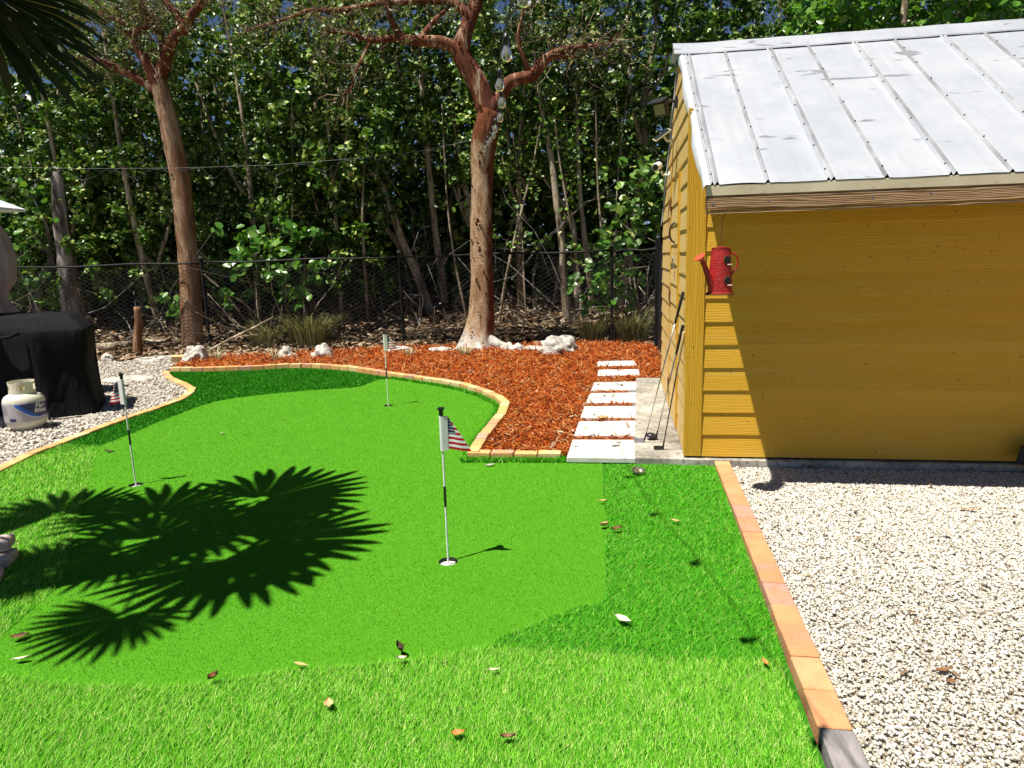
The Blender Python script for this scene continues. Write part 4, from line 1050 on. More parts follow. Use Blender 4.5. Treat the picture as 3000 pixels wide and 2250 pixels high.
def cover_mat():
    m, nt, b = new_mat('black_cover'); vec = coords(nt)
    r = ramp(nt, [(0.3, (0.004, 0.004, 0.005)), (0.7, (0.009, 0.009, 0.011))]); nt.links.new(noise(nt, vec, 3, 5), r.inputs[0])
    nt.links.new(r.outputs[0], b.inputs['Base Color']); b.inputs['Roughness'].default_value = 0.85; b.inputs['Specular IOR Level'].default_value = 0.15
    h = math_node(nt, 'ADD', noise(nt, coords(nt, (1, 1, 0.35)), 5, 4, 0.5, 1.0), math_node(nt, 'MULTIPLY', noise(nt, vec, 300, 1), 0.03))
    bump(nt, b, h, 0.6, 0.05); return m
MAT['black_cover'] = cover_mat()
gr = thing('covered_grill', 'barbecue grill under a black fabric cover beside the gas tank', 'grill', (-5.46, 7.80, 0.0))
foot = [(0.0, 0.0), (0.47, 0.22), (0.10, 1.02), (-1.30, 1.45), (-1.30, 0.42)]
cen = Vector((-0.42, 0.62)); rings = []
for z, sc, pin in ((0.012,1.03,0.0),(0.08,1.02,0.0),(0.22,0.995,0.01),(0.40,0.985,0.02),(0.55,0.98,0.03),(0.68,0.985,0.02),(0.80,0.995,0.0),(0.92,1.0,0.0),(1.01,1.0,0.0),(1.035,0.985,0.0),(1.10,0.88,0.0),(1.17,0.77,0.0),(1.195,0.72,0.0),(1.20,0.5,0.0),(1.20,0.1,0.0)):
    pts = []
    for i in range(5):
        a_, b_, c_ = Vector(foot[i-1]), Vector(foot[i]), Vector(foot[(i+1) % 5])
        p0, p2 = b_ + (a_ - b_).normalized() * 0.07, b_ + (c_ - b_).normalized() * 0.07
        for t in (0, 0.25, 0.5, 0.75, 1.0): pts.append(p0 * (1-t)**2 + b_ * 2*t*(1-t) + p2 * t*t)
        q1 = c_ + (b_ - c_).normalized() * 0.07
        for t in np.linspace(0, 1, 9)[1:-1]: pts.append(p2.lerp(q1, t))
    ring = []
    for p_ in pts:
        q_ = cen + (p_ - cen) * sc
        if p_.x > 0.12: q_.x -= pin
        n3 = Vector((p_.x * 2.0, p_.y * 2.0, z * 1.3)); fold = Vector((p_.x * 7, p_.y * 7, z * 1.1))
        d = 0.016 * mnoise.noise(n3 * 1.5) + 0.024 * mnoise.noise(fold) * (1.15 - z * 0.75)
        out = (p_ - cen).normalized()
        ring.append((q_.x + out.x * d, q_.y + out.y * d, z + (0.016 * mnoise.noise(n3 * 2.6) if z > 0.05 else 0)))
    rings.append(ring)
n = len(rings[0]); vs = [p for r_ in rings for p in r_]
fs = [(i*n+k, i*n+(k+1) % n, (i+1)*n+(k+1) % n, (i+1)*n+k) for i in range(len(rings)-1) for k in range(n)] + [tuple((len(rings)-1)*n+k for k in range(n))]
MB().add(vs, fs).build('cover', MAT['black_cover'], gr, smooth=True)
MB().tube([(-0.15, 0.00, 1.02), (-0.24, -0.05, 0.985), (-0.40, -0.01, 0.965), (-0.56, 0.09, 0.985), (-0.62, 0.16, 1.02)], 0.02, 8).build('cover_handle', MAT['black_cover'], gr, smooth=True)
MB().tube([(0.0, -0.012, 0.96), (0.01, 0.0, 0.5), (-0.005, -0.03, 0.03)], 0.006, 6).build('seam', MAT['black_cover'], gr)
MB().tube([(0.03, -0.04, 0.16), (0.1, -0.10, 0.03), (0.25, -0.06, 0.02), (0.4, 0.05, 0.022)], 0.008, 6).build('drawstring', MAT['black_cover'], gr)

MAT['curtain'] = make('curtain', [(0.3, (0.26, 0.20, 0.21)), (0.7, (0.36, 0.28, 0.28))], 'noise', 3, rough=0.85, bmp=(160, 0.2, 0.003))
gz_ = thing('gazebo', 'gazebo corner with a mauve tied curtain at the left edge', 'gazebo', (-7.07, 9.3, 0))
vs = []; N = 48; prof = [(0.0, 0.20), (0.5, 0.22), (0.95, 0.26), (1.15, 0.22), (1.32, 0.135), (1.38, 0.125), (1.44, 0.135), (1.6, 0.22), (1.9, 0.27), (2.2, 0.24), (2.42, 0.16)]
for z, r in prof:
    for k in range(N):
        a = 2*math.pi*k/N; f = 1 + 0.16 * math.sin(9 * a + z * 1.5) * (0.5 if 1.3 < z < 1.45 else 1)
        sx_ = 0.10 * max(0, z - 1.6) * -0.9
        vs.append((0.14 + sx_ + r * f * math.cos(a) * 1.1, r * f * math.sin(a), z))
fs = [(i*N+k, i*N+(k+1) % N, (i+1)*N+(k+1) % N, (i+1)*N+k) for i in range(len(prof)-1) for k in range(N)]
MB().add(vs, fs).build('curtain', MAT['curtain'], gz_, smooth=True)
MB().lathe([(0.150, 1.34), (0.158, 1.36), (0.158, 1.44), (0.150, 1.46)], 28, c=(0.14, 0, 0)).build('curtain_tie', MAT['curtain'], gz_, smooth=True)
MB().box(-0.06, 0.0, -0.03, 0.03, 0, 2.62).build('post', plain('post_bronze', (0.05, 0.04, 0.035), 0.5), gz_)
MB().add([(0.60,-3.0,2.53),(0.60,0.2,2.53),(-2.4,0.2,2.53),(-2.4,-3.0,2.53),(-0.8,-1.4,3.4),(0.60,-3.0,2.50),(0.60,0.2,2.50),(-2.4,0.2,2.50),(-2.4,-3.0,2.50),(-0.8,-1.4,3.36)],
         [(0,1,4),(1,2,4),(2,3,4),(3,0,4),(6,5,9),(7,6,9),(8,7,9),(5,8,9),(0,5,6,1),(1,6,7,2),(2,7,8,3),(3,8,5,0)]).build('canopy', plain('canopy_white', (0.7, 0.71, 0.74), 0.6), gz_)
# ------------------------------------------------------------------ chain-link fence
MAT['fence_black'] = plain('fence_black', (0.008, 0.008, 0.009), 0.6, spec=0.3)
MAT['cap_glass'] = plain('cap_glass', (0.30, 0.32, 0.33), 0.2)
FP = [(-14.2,14.05),(-10.2,13.92),(-6.1,13.80),(-2.16,13.72),(1.95,13.10),(2.72,12.60)]
FH = 1.80
fence = thing('chain_link_fence', 'black chain-link fence with a top rail in front of the wood', 'fence', (FP[3][0], FP[3][1], 0))
fo_ = Vector((FP[3][0], FP[3][1], 0))
def cap_light(x, y, z, parent):
    c = MB().lathe([(0.036, 0.0), (0.036, 0.02), (0.028, 0.022), (0.030, 0.075), (0.046, 0.08), (0.046, 0.088), (0.02, 0.10), (0.001, 0.102)], 12).build('solar_cap', MAT['fence_black'], parent, loc=(x, y, z))
    MB().lathe([(0.0315, 0.026), (0.0325, 0.072)], 12).build('cap_pane', MAT['cap_glass'], c)
for i, (x, y) in enumerate(FP):
    p = Vector((x, y, 0)) - fo_; big = i == len(FP) - 1
    if big: MB().box(p.x - 0.045, p.x + 0.045, p.y - 0.045, p.y + 0.045, -0.05, FH + 0.16).build('post', MAT['fence_black'], fence)
    else: MB().tube([(p.x, p.y, -0.05), (p.x, p.y, FH + 0.04)], 0.030, 12).build('post', MAT['fence_black'], fence, smooth=True, auto=50)
    cap_light(p.x, p.y, FH + (0.16 if big else 0.04), fence)
for i, (a, b) in enumerate(zip(FP[:-1], FP[1:])):
    A, B = Vector((*a, 0)) - fo_, Vector((*b, 0)) - fo_
    n = 8
    MB().tube([A.lerp(B, k / n) + Vector((0, 0, FH - 0.02 + 0.012 * math.sin(k * 1.3 + i))) for k in range(n + 1)], 0.019, 8).build('top_rail', MAT['fence_black'], fence, smooth=True)
    L = (B - A).length; d = (B - A).normalized(); dx, dz = 0.072, 0.042
    nc, nr = int(L / dx), int((FH - 0.08) / dz)
    ci, ri = np.meshgrid(np.arange(nc), np.arange(nr), indexing='ij'); ci, ri = ci.ravel(), ri.ravel()
    x0 = ci * dx + np.where((ri + ci) % 2 == 0, -dx/2, dx/2) * 0.98 + dx/2; x1 = ci * dx + np.where((ri + ci) % 2 == 0, dx/2, -dx/2) * 0.98 + dx/2
    z0 = 0.04 + ri * dz; z1 = z0 + dz
    P0 = np.stack([A.x + d.x*x0, A.y + d.y*x0, z0], -1); P1 = np.stack([A.x + d.x*x1, A.y + d.y*x1, z1], -1)
    t = P1 - P0; t /= np.linalg.norm(t, axis=1, keepdims=True); nrm = np.array([-d.y, d.x, 0.0]); bt = np.cross(t, nrm)
    r = 0.0034; V = np.zeros((len(x0), 6, 3))
    for k in range(3):
        a_ = 2.094 * k; o_ = (nrm[None] * math.cos(a_) + bt * math.sin(a_)) * r
        V[:, k] = P0 + o_; V[:, 3 + k] = P1 + o_
    f = np.array([(0,1,4,3),(1,2,5,4),(2,0,3,5)]); F = (f[None] + (np.arange(len(x0)) * 6)[:, None, None]).reshape(-1, 4)
    o = obj('wire_mesh', mesh_np('wire_mesh', V.reshape(-1, 3), F), MAT['fence_black'], fence); o['kind'] = 'stuff'

pf = thing('privacy_gate', 'black chain-link gate with upright slats between shed and fence', 'gate', (2.70, 12.5, 0))
MAT['slat_black'] = make('slat_black', [(0.0, (0.010, 0.010, 0.011)), (1.0, (0.03, 0.03, 0.032))], 'object', rough=0.3, spec=0.6)
A, B = Vector((0, -0.06, 0)), Vector((-0.40, -2.55, 0)); d = (B - A).normalized(); L = (B - A).length
for q in (A.lerp(B, 0.52), B): MB().tube([q + Vector((0, 0, -0.05)), q + Vector((0, 0, 1.74))], 0.026, 10).build('gate_post', MAT['fence_black'], pf, smooth=True)
for z in (0.12, 1.66): MB().tube([A + Vector((0, 0, z)), B + Vector((0, 0, z))], 0.018, 8).build('gate_rail', MAT['fence_black'], pf, smooth=True)
sl = MB().box(-0.003, 0.003, -0.018, 0.018, 0.04, 1.70).mesh('slat'); sl.materials.append(MAT['slat_black'])
for k in range(int(L / 0.055)):
    o = bpy.data.objects.new('slat', sl); link(o, pf); q = A + d * (0.03 + k * 0.055); o.location = (q.x, q.y, random.uniform(-0.03, 0.03))
    o.rotation_euler = (random.uniform(-0.012, 0.012), random.uniform(-0.015, 0.015), math.atan2(d.y, d.x) - math.pi / 2 + random.uniform(-0.5, 0.5))

# ------------------------------------------------------------------ trees: limbs, twigs and leaves
def smooth_path(pts, step=0.12):
    """Catmull-Rom through (x,y,z,r) points"""
    P = np.array(pts, float); P = np.vstack([2*P[0]-P[1], P, 2*P[-1]-P[-2]]); out = []
    for i in range(1, len(P) - 2):
        L = np.linalg.norm(P[i+1, :3] - P[i, :3]); n = max(2, int(L / step))
        for k in range(n):
            t = k / n
            out.append(0.5 * ((2*P[i]) + (-P[i-1]+P[i+1])*t + (2*P[i-1]-5*P[i]+4*P[i+1]-P[i+2])*t*t + (-P[i-1]+3*P[i]-3*P[i+1]+P[i+2])*t**3))
    out.append(P[-2]); out = np.array(out); out[:, 3] = np.maximum(out[:, 3], 0.003)
    return out

def limb(mb, pts, sides=12, rough=0.10, step=0.12, seed=0.0, wob=0.0):
    P = smooth_path(pts, step); n = len(P)
    prev = None; vs = []
    for i in range(n):
        c = Vector(P[i, :3]); r = P[i, 3]
        if wob: c += Vector((mnoise.noise(Vector((i*0.11, seed, 1))), mnoise.noise(Vector((i*0.11, seed, 5))), 0)) * wob
        t = Vector(P[min(i+1, n-1), :3] - P[max(i-1, 0), :3])
        t = t.normalized() if t.length > 1e-8 else Vector((0, 0, 1))
        a = t.orthogonal().normalized() if prev is None else (prev - t * prev.dot(t)).normalized()
        prev = a; b = t.cross(a)
        for k in range(sides):
            an = 2*math.pi*k/sides; dv = a*math.cos(an) + b*math.sin(an)
            q = Vector((math.cos(an)*1.6 + seed, math.sin(an)*1.6, i*step*1.1))
            rr = r * (1 + rough * (mnoise.noise(q) + 0.6*mnoise.noise(q*2.7)))
            vs.append(tuple(c + dv * rr))
    fs = [(i*sides+k, i*sides+(k+1) % sides, (i+1)*sides+(k+1) % sides, (i+1)*sides+k) for i in range(n-1) for k in range(sides)]
    fs.append(tuple((n-1)*sides+k for k in range(sides)))
    mb.add(vs, fs)
    return P

def twig_set(starts, n, length, r0_, drop=0.0, spread=1.0, seed=1):
    """many thin crooked twigs as three-sided tubes, arrays only"""
    g = np.random.default_rng(seed); S = np.array(starts, float)
    k = g.integers(0, len(S), n); p = S[k, :3].copy(); d = S[k, 3:6] + g.normal(size=(n, 3)) * spread
    d /= np.linalg.norm(d, axis=1, keepdims=True)
    L = length * (0.4 + 0.9 * g.random(n)); m = 5; pts = [p.copy()]
    for s in range(m):
        d = d + g.normal(size=(n, 3)) * 0.38; d[:, 2] -= drop; d /= np.linalg.norm(d, axis=1, keepdims=True)
        p = p + d * (L / m)[:, None]; pts.append(p.copy())
    pts = np.stack(pts, 1); rad = r0_ * (0.5 + 0.8 * g.random(n))[:, None] * np.linspace(1, 0.25, m + 1)[None]
    V = np.zeros((n, m + 1, 3, 3))
    for c in range(3):
        a_ = 2.094 * c; off = np.array([math.cos(a_), math.sin(a_) * 0.7, math.sin(a_) * 0.7])
        V[:, :, c] = pts + rad[..., None] * off
    base = (np.arange(n) * (m + 1) * 3)[:, None, None, None]
    i = np.arange(m)[None, :, None, None] * 3
    f = np.array([(0,1,4,3),(1,2,5,4),(2,0,3,5)])[None, None]
    return V.reshape(-1, 3), (base + i + f).reshape(-1, 4), pts

LEAF = np.array([(-1,0,0.0),(-0.45,0.72,0.16),(0.45,0.68,0.15),(1,0,-0.06),(0.45,-0.68,0.15),(-0.45,-0.72,0.16)])
def leaf_arrays(c, size, aspect=0.9, face=(-0.15, -0.45, 0.75), bias=0.9, g=rng):
    n = len(c)
    nm = g.normal(size=(n, 3)) + np.array(face) * bias * 1.6; nm /= np.linalg.norm(nm, axis=1, keepdims=True)
    t = np.cross(nm, g.normal(size=(n, 3))); t /= np.linalg.norm(t, axis=1, keepdims=True); b = np.cross(nm, t)
    s = size * (0.55 + 0.8 * g.random(n))
    L = LEAF * np.array([1, aspect, 1])
    V = c[:, None] + s[:, None, None] * (L[None, :, 0:1] * t[:, None] + L[None, :, 1:2] * b[:, None] + L[None, :, 2:3] * nm[:, None])
    F = (np.array([(0,1,2,3),(0,3,4,5)])[None] + (np.arange(n) * 6)[:, None, None]).reshape(-1, 4)
    return V.reshape(-1, 3), F
def clumps(cent, per, spread, g=rng):
    """leaf centres strung along a short spray at each centre"""
    n = len(cent); d = g.normal(size=(n, 3)) * np.array([1, 0.8, 0.6]); d /= np.linalg.norm(d, axis=1, keepdims=True)
    t = g.random((n, per, 1)) - 0.5
    return (cent[:, None] + d[:, None] * t * spread * 2.2 + g.normal(size=(n, per, 3)) * spread * 0.32).reshape(-1, 3)

def bark(name, a, b_, c_, patch=0.52):
    m, nt, bs = new_mat(name); vec = coords(nt, (1, 1, 0.22))
    n1 = noise(nt, vec, 5.5, 5, 0.65, 0.6)
    r = ramp(nt, [(patch - 0.14, a), (patch, b_), (patch + 0.03, c_), (patch + 0.25, tuple(min(1, x * 1.15) for x in c_))]); nt.links.new(n1, r.inputs[0])
    spk = noise(nt, coords(nt, (1, 1, 0.5)), 60, 4, 0.7)
    sr = ramp(nt, [(0.55, (0, 0, 0)), (0.75, (0.5, 0.5, 0.5))]); nt.links.new(spk, sr.inputs[0])
    nt.links.new(mixc(nt, sr.outputs[0], r.outputs[0], tuple(x * 0.55 for x in b_)), bs.inputs['Base Color'])
    bs.inputs['Roughness'].default_value = 0.75; bs.inputs['Specular IOR Level'].default_value = 0.25
    bump(nt, bs, math_node(nt, 'ADD', n1, math_node(nt, 'MULTIPLY', spk, 0.3)), 0.8, 0.05)
    return m
MAT['bark_red'] = bark('bark_red', (0.10, 0.026, 0.010), (0.20, 0.065, 0.026), (0.42, 0.30, 0.20), 0.57)
MAT['bark_pale'] = bark('bark_pale', (0.18, 0.05, 0.018), (0.30, 0.13, 0.06), (0.52, 0.38, 0.255), 0.46)
def bark_peel():
    '''tan trunk: dark red strip where bark came off on the right, white lichen at the foot, red above the fork'''
    m, nt, bs = new_mat('bark_peel'); vec = coords(nt, (1, 1, 0.3)); tc = nt.nodes.new('ShaderNodeTexCoord'); sx = nt.nodes.new('ShaderNodeSeparateXYZ'); nt.links.new(tc.outputs['Object'], sx.inputs[0])
    n1 = noise(nt, vec, 9, 6, 0.7, 0.8); n2 = noise(nt, coords(nt, (1, 1, 0.45)), 4, 5, 0.65, 1.0); n3 = noise(nt, coords(nt, (1, 1, 1.6)), 34, 5, 0.7)
    tan = ramp(nt, [(0.34, (0.24, 0.11, 0.05)), (0.46, (0.40, 0.25, 0.14)), (0.6, (0.52, 0.37, 0.23)), (0.72, (0.60, 0.48, 0.34))]); nt.links.new(n1, tan.inputs[0])
    red = ramp(nt, [(0.35, (0.11, 0.028, 0.010)), (0.6, (0.22, 0.07, 0.026)), (0.72, (0.36, 0.19, 0.10))]); nt.links.new(n1, red.inputs[0])
    side = math_node(nt, 'ADD', sx.outputs[0], math_node(nt, 'MULTIPLY', sx.outputs[2], -0.045))
    side = math_node(nt, 'ADD', side, math_node(nt, 'MULTIPLY', n2, 0.30))
    sr = ramp(nt, [(0.335, (0, 0, 0)), (0.375, (1, 1, 1))]); nt.links.new(side, sr.inputs[0])
    c = mixc(nt, sr.outputs[0], tan.outputs[0], red.outputs[0])
    hi = math_node(nt, 'ADD', math_node(nt, 'MULTIPLY', sx.outputs[2], 0.2), math_node(nt, 'MULTIPLY', n2, 0.22))
    hr = ramp(nt, [(0.83, (0, 0, 0)), (0.87, (1, 1, 1))]); nt.links.new(hi, hr.inputs[0]); c = mixc(nt, hr.outputs[0], c, red.outputs[0])
    lo = math_node(nt, 'ADD', math_node(nt, 'MULTIPLY', sx.outputs[2], 0.9), math_node(nt, 'MULTIPLY', n2, 0.9))
    lr = ramp(nt, [(0.62, (0.85, 0.85, 0.85)), (0.86, (0, 0, 0))]); nt.links.new(lo, lr.inputs[0]); c = mixc(nt, lr.outputs[0], c, (0.58, 0.54, 0.46))
    sp = ramp(nt, [(0.58, (0, 0, 0)), (0.70, (0.7, 0.7, 0.7))]); nt.links.new(n3, sp.inputs[0]); c = mixc(nt, sp.outputs[0], c, (0.17, 0.07, 0.03))
    nt.links.new(c, bs.inputs['Base Color']); bs.inputs['Roughness'].default_value = 0.8; bs.inputs['Specular IOR Level'].default_value = 0.2
    bump(nt, bs, math_node(nt, 'ADD', math_node(nt, 'ADD', n1, math_node(nt, 'MULTIPLY', n3, 0.5)), math_node(nt, 'MULTIPLY', sr.outputs[0], -0.4)), 0.9, 0.05)
    return m
MAT['bark_peel'] = bark_peel()
MAT['bark_brown'] = bark('bark_brown', (0.18, 0.075, 0.035), (0.27, 0.15, 0.08), (0.36, 0.235, 0.145), 0.50)
MAT['bark_grey'] = bark('bark_grey', (0.07, 0.055, 0.05), (0.17, 0.14, 0.13), (0.33, 0.29, 0.28), 0.5)
MAT['bark_wood'] = bark('bark_wood', (0.15, 0.11, 0.07), (0.28, 0.22, 0.145), (0.48, 0.40, 0.29), 0.50)
MAT['twig'] = make('twig', [(0.0, (0.07, 0.04, 0.022)), (0.6, (0.19, 0.13, 0.08)), (1.0, (0.38, 0.30, 0.20))], 'island', rough=0.8)
MAT['leaf_dark'] = make('leaf_dark_green', [(0.0, (0.010, 0.034, 0.005)), (0.45, (0.034, 0.09, 0.010)), (0.8, (0.13, 0.24, 0.03)), (1.0, (0.38, 0.40, 0.13))], 'island', rough=0.42, spec=0.45, transl=0.15, tcol=(0.14, 0.30, 0.01))
MAT['leaf_mid'] = make('leaf_mid_green', [(0.0, (0.016, 0.05, 0.006)), (0.45, (0.065, 0.16, 0.016)), (0.8, (0.20, 0.34, 0.04)), (1.0, (0.44, 0.46, 0.14))], 'island', rough=0.4, spec=0.45, transl=0.18, tcol=(0.18, 0.38, 0.01))
MAT['leaf_bright'] = make('leaf_bright_green', [(0.0, (0.04, 0.13, 0.015)), (0.5, (0.085, 0.24, 0.022)), (1.0, (0.20, 0.36, 0.06))], 'island', rough=0.34, spec=0.55, transl=0.32, tcol=(0.2, 0.45, 0.02))
MAT['leaf_yellow'] = make('leaf_yellow_green', [(0.0, (0.07, 0.12, 0.02)), (0.6, (0.16, 0.20, 0.04)), (1.0, (0.34, 0.30, 0.08))], 'island', rough=0.45, spec=0.4, transl=0.3)

def part_arrays(name, V, F, mat, parent, base):
    return obj(name, mesh_np(name, V - np.array(base)[None], F), mat, parent)
def shift(pts, base): return [(x - base[0], y - base[1], z - base[2], r) for x, y, z, r in pts]

def big_tree(name, label, trunk, limbs, mat_trunk, mat_limb, twig_n, leaf_n, seed, leaf_mat):
    base = (trunk[0][0], trunk[0][1], 0.0)
    e = thing(name, label, 'tree', base)
    mb = MB(); limb(mb, shift(trunk, base), 20, 0.13, 0.10, seed)
    mb.build('trunk', mat_trunk, e, smooth=True)
    starts = []
    for i, l in enumerate(limbs):
        mb = MB(); P = limb(mb, shift(l, base), 12, 0.16, 0.08, seed + i)
        mb.build('branch', mat_limb, e, smooth=True)
        dirs = np.gradient(P[:, :3], axis=0); dirs /= np.linalg.norm(dirs, axis=1, keepdims=True) + 1e-9
        k0 = int(len(P) * 0.35)
        for q, dd in zip(P[k0:], dirs[k0:]):
            if q[3] < 0.09: starts.append((*q[:3], *dd))
    V, F, pts = twig_set(starts, twig_n, 0.95, 0.010, 0.02, 0.9, int(seed) + 3)
    obj('twigs', mesh_np('twigs', V, F), MAT['twig'], e)['kind'] = 'stuff'
    g = np.random.default_rng(int(seed) + 9)
    tips = pts[:, 3:, :].reshape(-1, 3); c = tips[g.integers(0, len(tips), leaf_n)] + g.normal(size=(leaf_n, 3)) * 0.07
    V, F = leaf_arrays(c, 0.034, 0.55, g=g)
    obj('foliage', mesh_np('foliage', V, F), leaf_mat, e)
    return e

# measured limbs (x, y, z, radius)
R_trunk = [(-0.65,13.0,-0.05,0.44),(-0.62,13.0,0.14,0.34),(-0.58,13.0,0.40,0.262),(-0.53,13.0,0.80,0.228),(-0.49,13.0,2.06,0.203),(-0.45,13.0,2.98,0.19),(-0.41,13.0,3.58,0.215),(-0.34,13.0,4.0,0.24),(-0.23,13.0,4.30,0.22)]
def yshift(l, y, f): return [(a*f, y, 1.72 + (c-1.72)*f, r*f) for a, b, c, r in l]
R_limbs = [[(-0.27,13.0,4.15,0.215),(-0.40,13.0,4.64,0.18),(-0.54,13.0,4.93,0.17),(-0.73,13.0,5.33,0.165),(-0.56,13.0,5.83,0.13),(-0.41,13.0,6.16,0.11),(-0.25,13.0,6.6,0.09)],
  [(-0.70,12.98,5.28,0.12),(-1.03,12.95,5.46,0.108),(-1.57,12.9,5.5,0.085),(-1.93,12.9,5.54,0.06),(-2.29,12.85,5.51,0.042),(-2.71,12.8,5.63,0.025),(-3.13,12.8,5.64,0.012)],
  [(-0.26,12.98,4.18,0.15),(-0.03,12.9,4.58,0.115),(0.15,12.9,4.79,0.104),(0.52,12.85,4.86,0.103),(0.76,12.8,5.1,0.085),(1.13,12.75,5.25,0.06),(1.63,12.7,5.28,0.034),(1.97,12.7,5.36,0.014)],
  [(0.50,12.85,4.87,0.05),(0.35,12.8,5.17,0.042),(0.28,12.8,5.48,0.033),(0.36,12.8,5.81,0.024),(0.46,12.8,6.08,0.016)],
  [(-1.70,12.9,5.48,0.062),(-1.90,12.85,5.78,0.054),(-1.95,12.8,6.03,0.045),(-1.98,12.8,6.5,0.028)],
  [(-1.45,12.93,5.52,0.052),(-1.20,13.0,5.83,0.046),(-0.94,13.1,6.08,0.03),(-0.76,13.2,6.3,0.022)],
  [(-2.30,12.85,5.50,0.03),(-2.45,12.75,5.19,0.027),(-2.58,12.7,4.94,0.021),(-2.66,12.7,4.7,0.015),(-2.92,12.6,4.52,0.008)],
  [(-0.58,13.0,5.85,0.09),(-0.74,13.05,6.08,0.08),(-1.06,13.1,6.2,0.068),(-2.2,13.1,6.18,0.043),(-2.8,13.1,6.1,0.04),(-3.4,13.1,6.1,0.036),(-3.72,13.1,6.0,0.024),(-4.53,13.1,5.8,0.011)],
  [(0.70,12.8,5.04,0.05),(1.0,12.75,5.13,0.037),(1.30,12.7,5.09,0.018)]]
L_trunk = [(-6.65,14.2,-0.05,0.30),(-6.63,14.2,0.20,0.245),(-6.61,14.2,0.50,0.215),(-6.53,14.2,1.58,0.196),(-6.51,14.2,3.20,0.185),(-6.57,14.2,4.05,0.176),(-6.69,14.2,5.08,0.167),(-6.76,14.2,5.35,0.16)]
L_limbs = [[(-6.70,14.2,5.05,0.10),(-6.93,14.2,5.21,0.09),(-7.26,14.2,5.42,0.08),(-7.72,14.2,5.64,0.073),(-7.92,14.2,5.73,0.053),(-8.08,14.2,5.91,0.033)],
  [(-6.72,14.17,5.2,0.13),(-6.93,14.1,5.75,0.085),(-7.05,14.1,5.93,0.072),(-6.99,14.1,6.15,0.059),(-6.79,14.1,6.25,0.049),(-6.68,14.1,6.46,0.032)],
  [(-6.76,14.22,5.25,0.13),(-6.6,14.3,5.93,0.073),(-6.72,14.3,6.33,0.066),(-6.85,14.3,6.6,0.059),(-6.99,14.3,6.84,0.052),(-7.09,14.3,7.14,0.039)],
  [(-6.74,14.2,5.25,0.14),(-6.35,14.2,6.01,0.105),(-6.09,14.2,6.22,0.099),(-5.97,14.2,6.41,0.092),(-5.66,14.2,6.71,0.065),(-5.36,14.2,7.0,0.045)],
  [(-6.15,14.25,6.20,0.073),(-6.25,14.3,6.47,0.073),(-6.37,14.3,6.63,0.066),(-6.54,14.3,6.83,0.052)],
  [(-6.93,14.1,5.78,0.045),(-7.22,14.1,6.3,0.046),(-7.53,14.1,6.43,0.033),(-7.89,14.1,6.61,0.019)]]
big_tree('peeling_bark_tree', 'crooked tree with peeling red and cream bark in the mulch', R_trunk, R_limbs, MAT['bark_peel'], MAT['bark_red'], 420, 1700, 3, MAT['leaf_yellow'])
big_tree('brown_trunk_tree', 'leaning brown tree behind the fence, forked high up', L_trunk, L_limbs, MAT['bark_brown'], MAT['bark_red'], 460, 2600, 17, MAT['leaf_yellow'])
# the flared, whitened roots of the near tree
rt_ = bpy.data.objects['peeling_bark_tree']
for k, (dx, dy, L) in enumerate(((0.95, -0.45, 0.9), (-0.5, -0.35, 0.55), (0.1, -0.6, 0.5))):
    mb = MB(); limb(mb, [(dx*0.15, dy*0.15, 0.22, 0.14), (dx*0.45, dy*0.45, 0.07, 0.10), (dx*0.75, dy*0.75, 0.03, 0.065), (dx, dy, -0.03, 0.03)], 10, 0.25, 0.06, 40 + k)
    mb.build('root', MAT['rock'], rt_, smooth=True)
# curls of loose bark
g = np.random.default_rng(5); fl = []
for l, n in ((R_trunk, 110), (R_limbs[0], 60), (R_limbs[1], 40), (R_limbs[2], 50)):
    P = smooth_path(l, 0.05); k = g.integers(3, len(P), n); a_ = g.random(n) * 6.283
    for i, q in zip(k, a_):
        x, y, z, r = P[i]; fl.append((x + math.cos(q) * r * 1.0, y + math.sin(q) * r * 1.0, z, q, 0.02 + 0.045 * g.random()))
mb = MB()
for x, y, z, q, s in fl:
    c = Vector((x + 0.65, y - 13.0, z)); o_ = Vector((math.cos(q), math.sin(q), 0)); t = Vector((-math.sin(q), math.cos(q), 0)); h = Vector((0, 0, s * random.uniform(0.8, 2.2)))
    mb.add([c - t*s*0.5, c + t*s*0.5, c + t*s*0.4 + o_*s*0.5 + h*0.6, c - t*s*0.4 + o_*s*0.5 + h*0.6, c + t*s*0.2 + o_*s*0.9 + h*0.8, c - t*s*0.2 + o_*s*0.9 + h*0.8], [(0,1,2,3),(3,2,4,5)])
o = mb.build('loose_bark', MAT['bark_red'], rt_); o['kind'] = 'stuff'

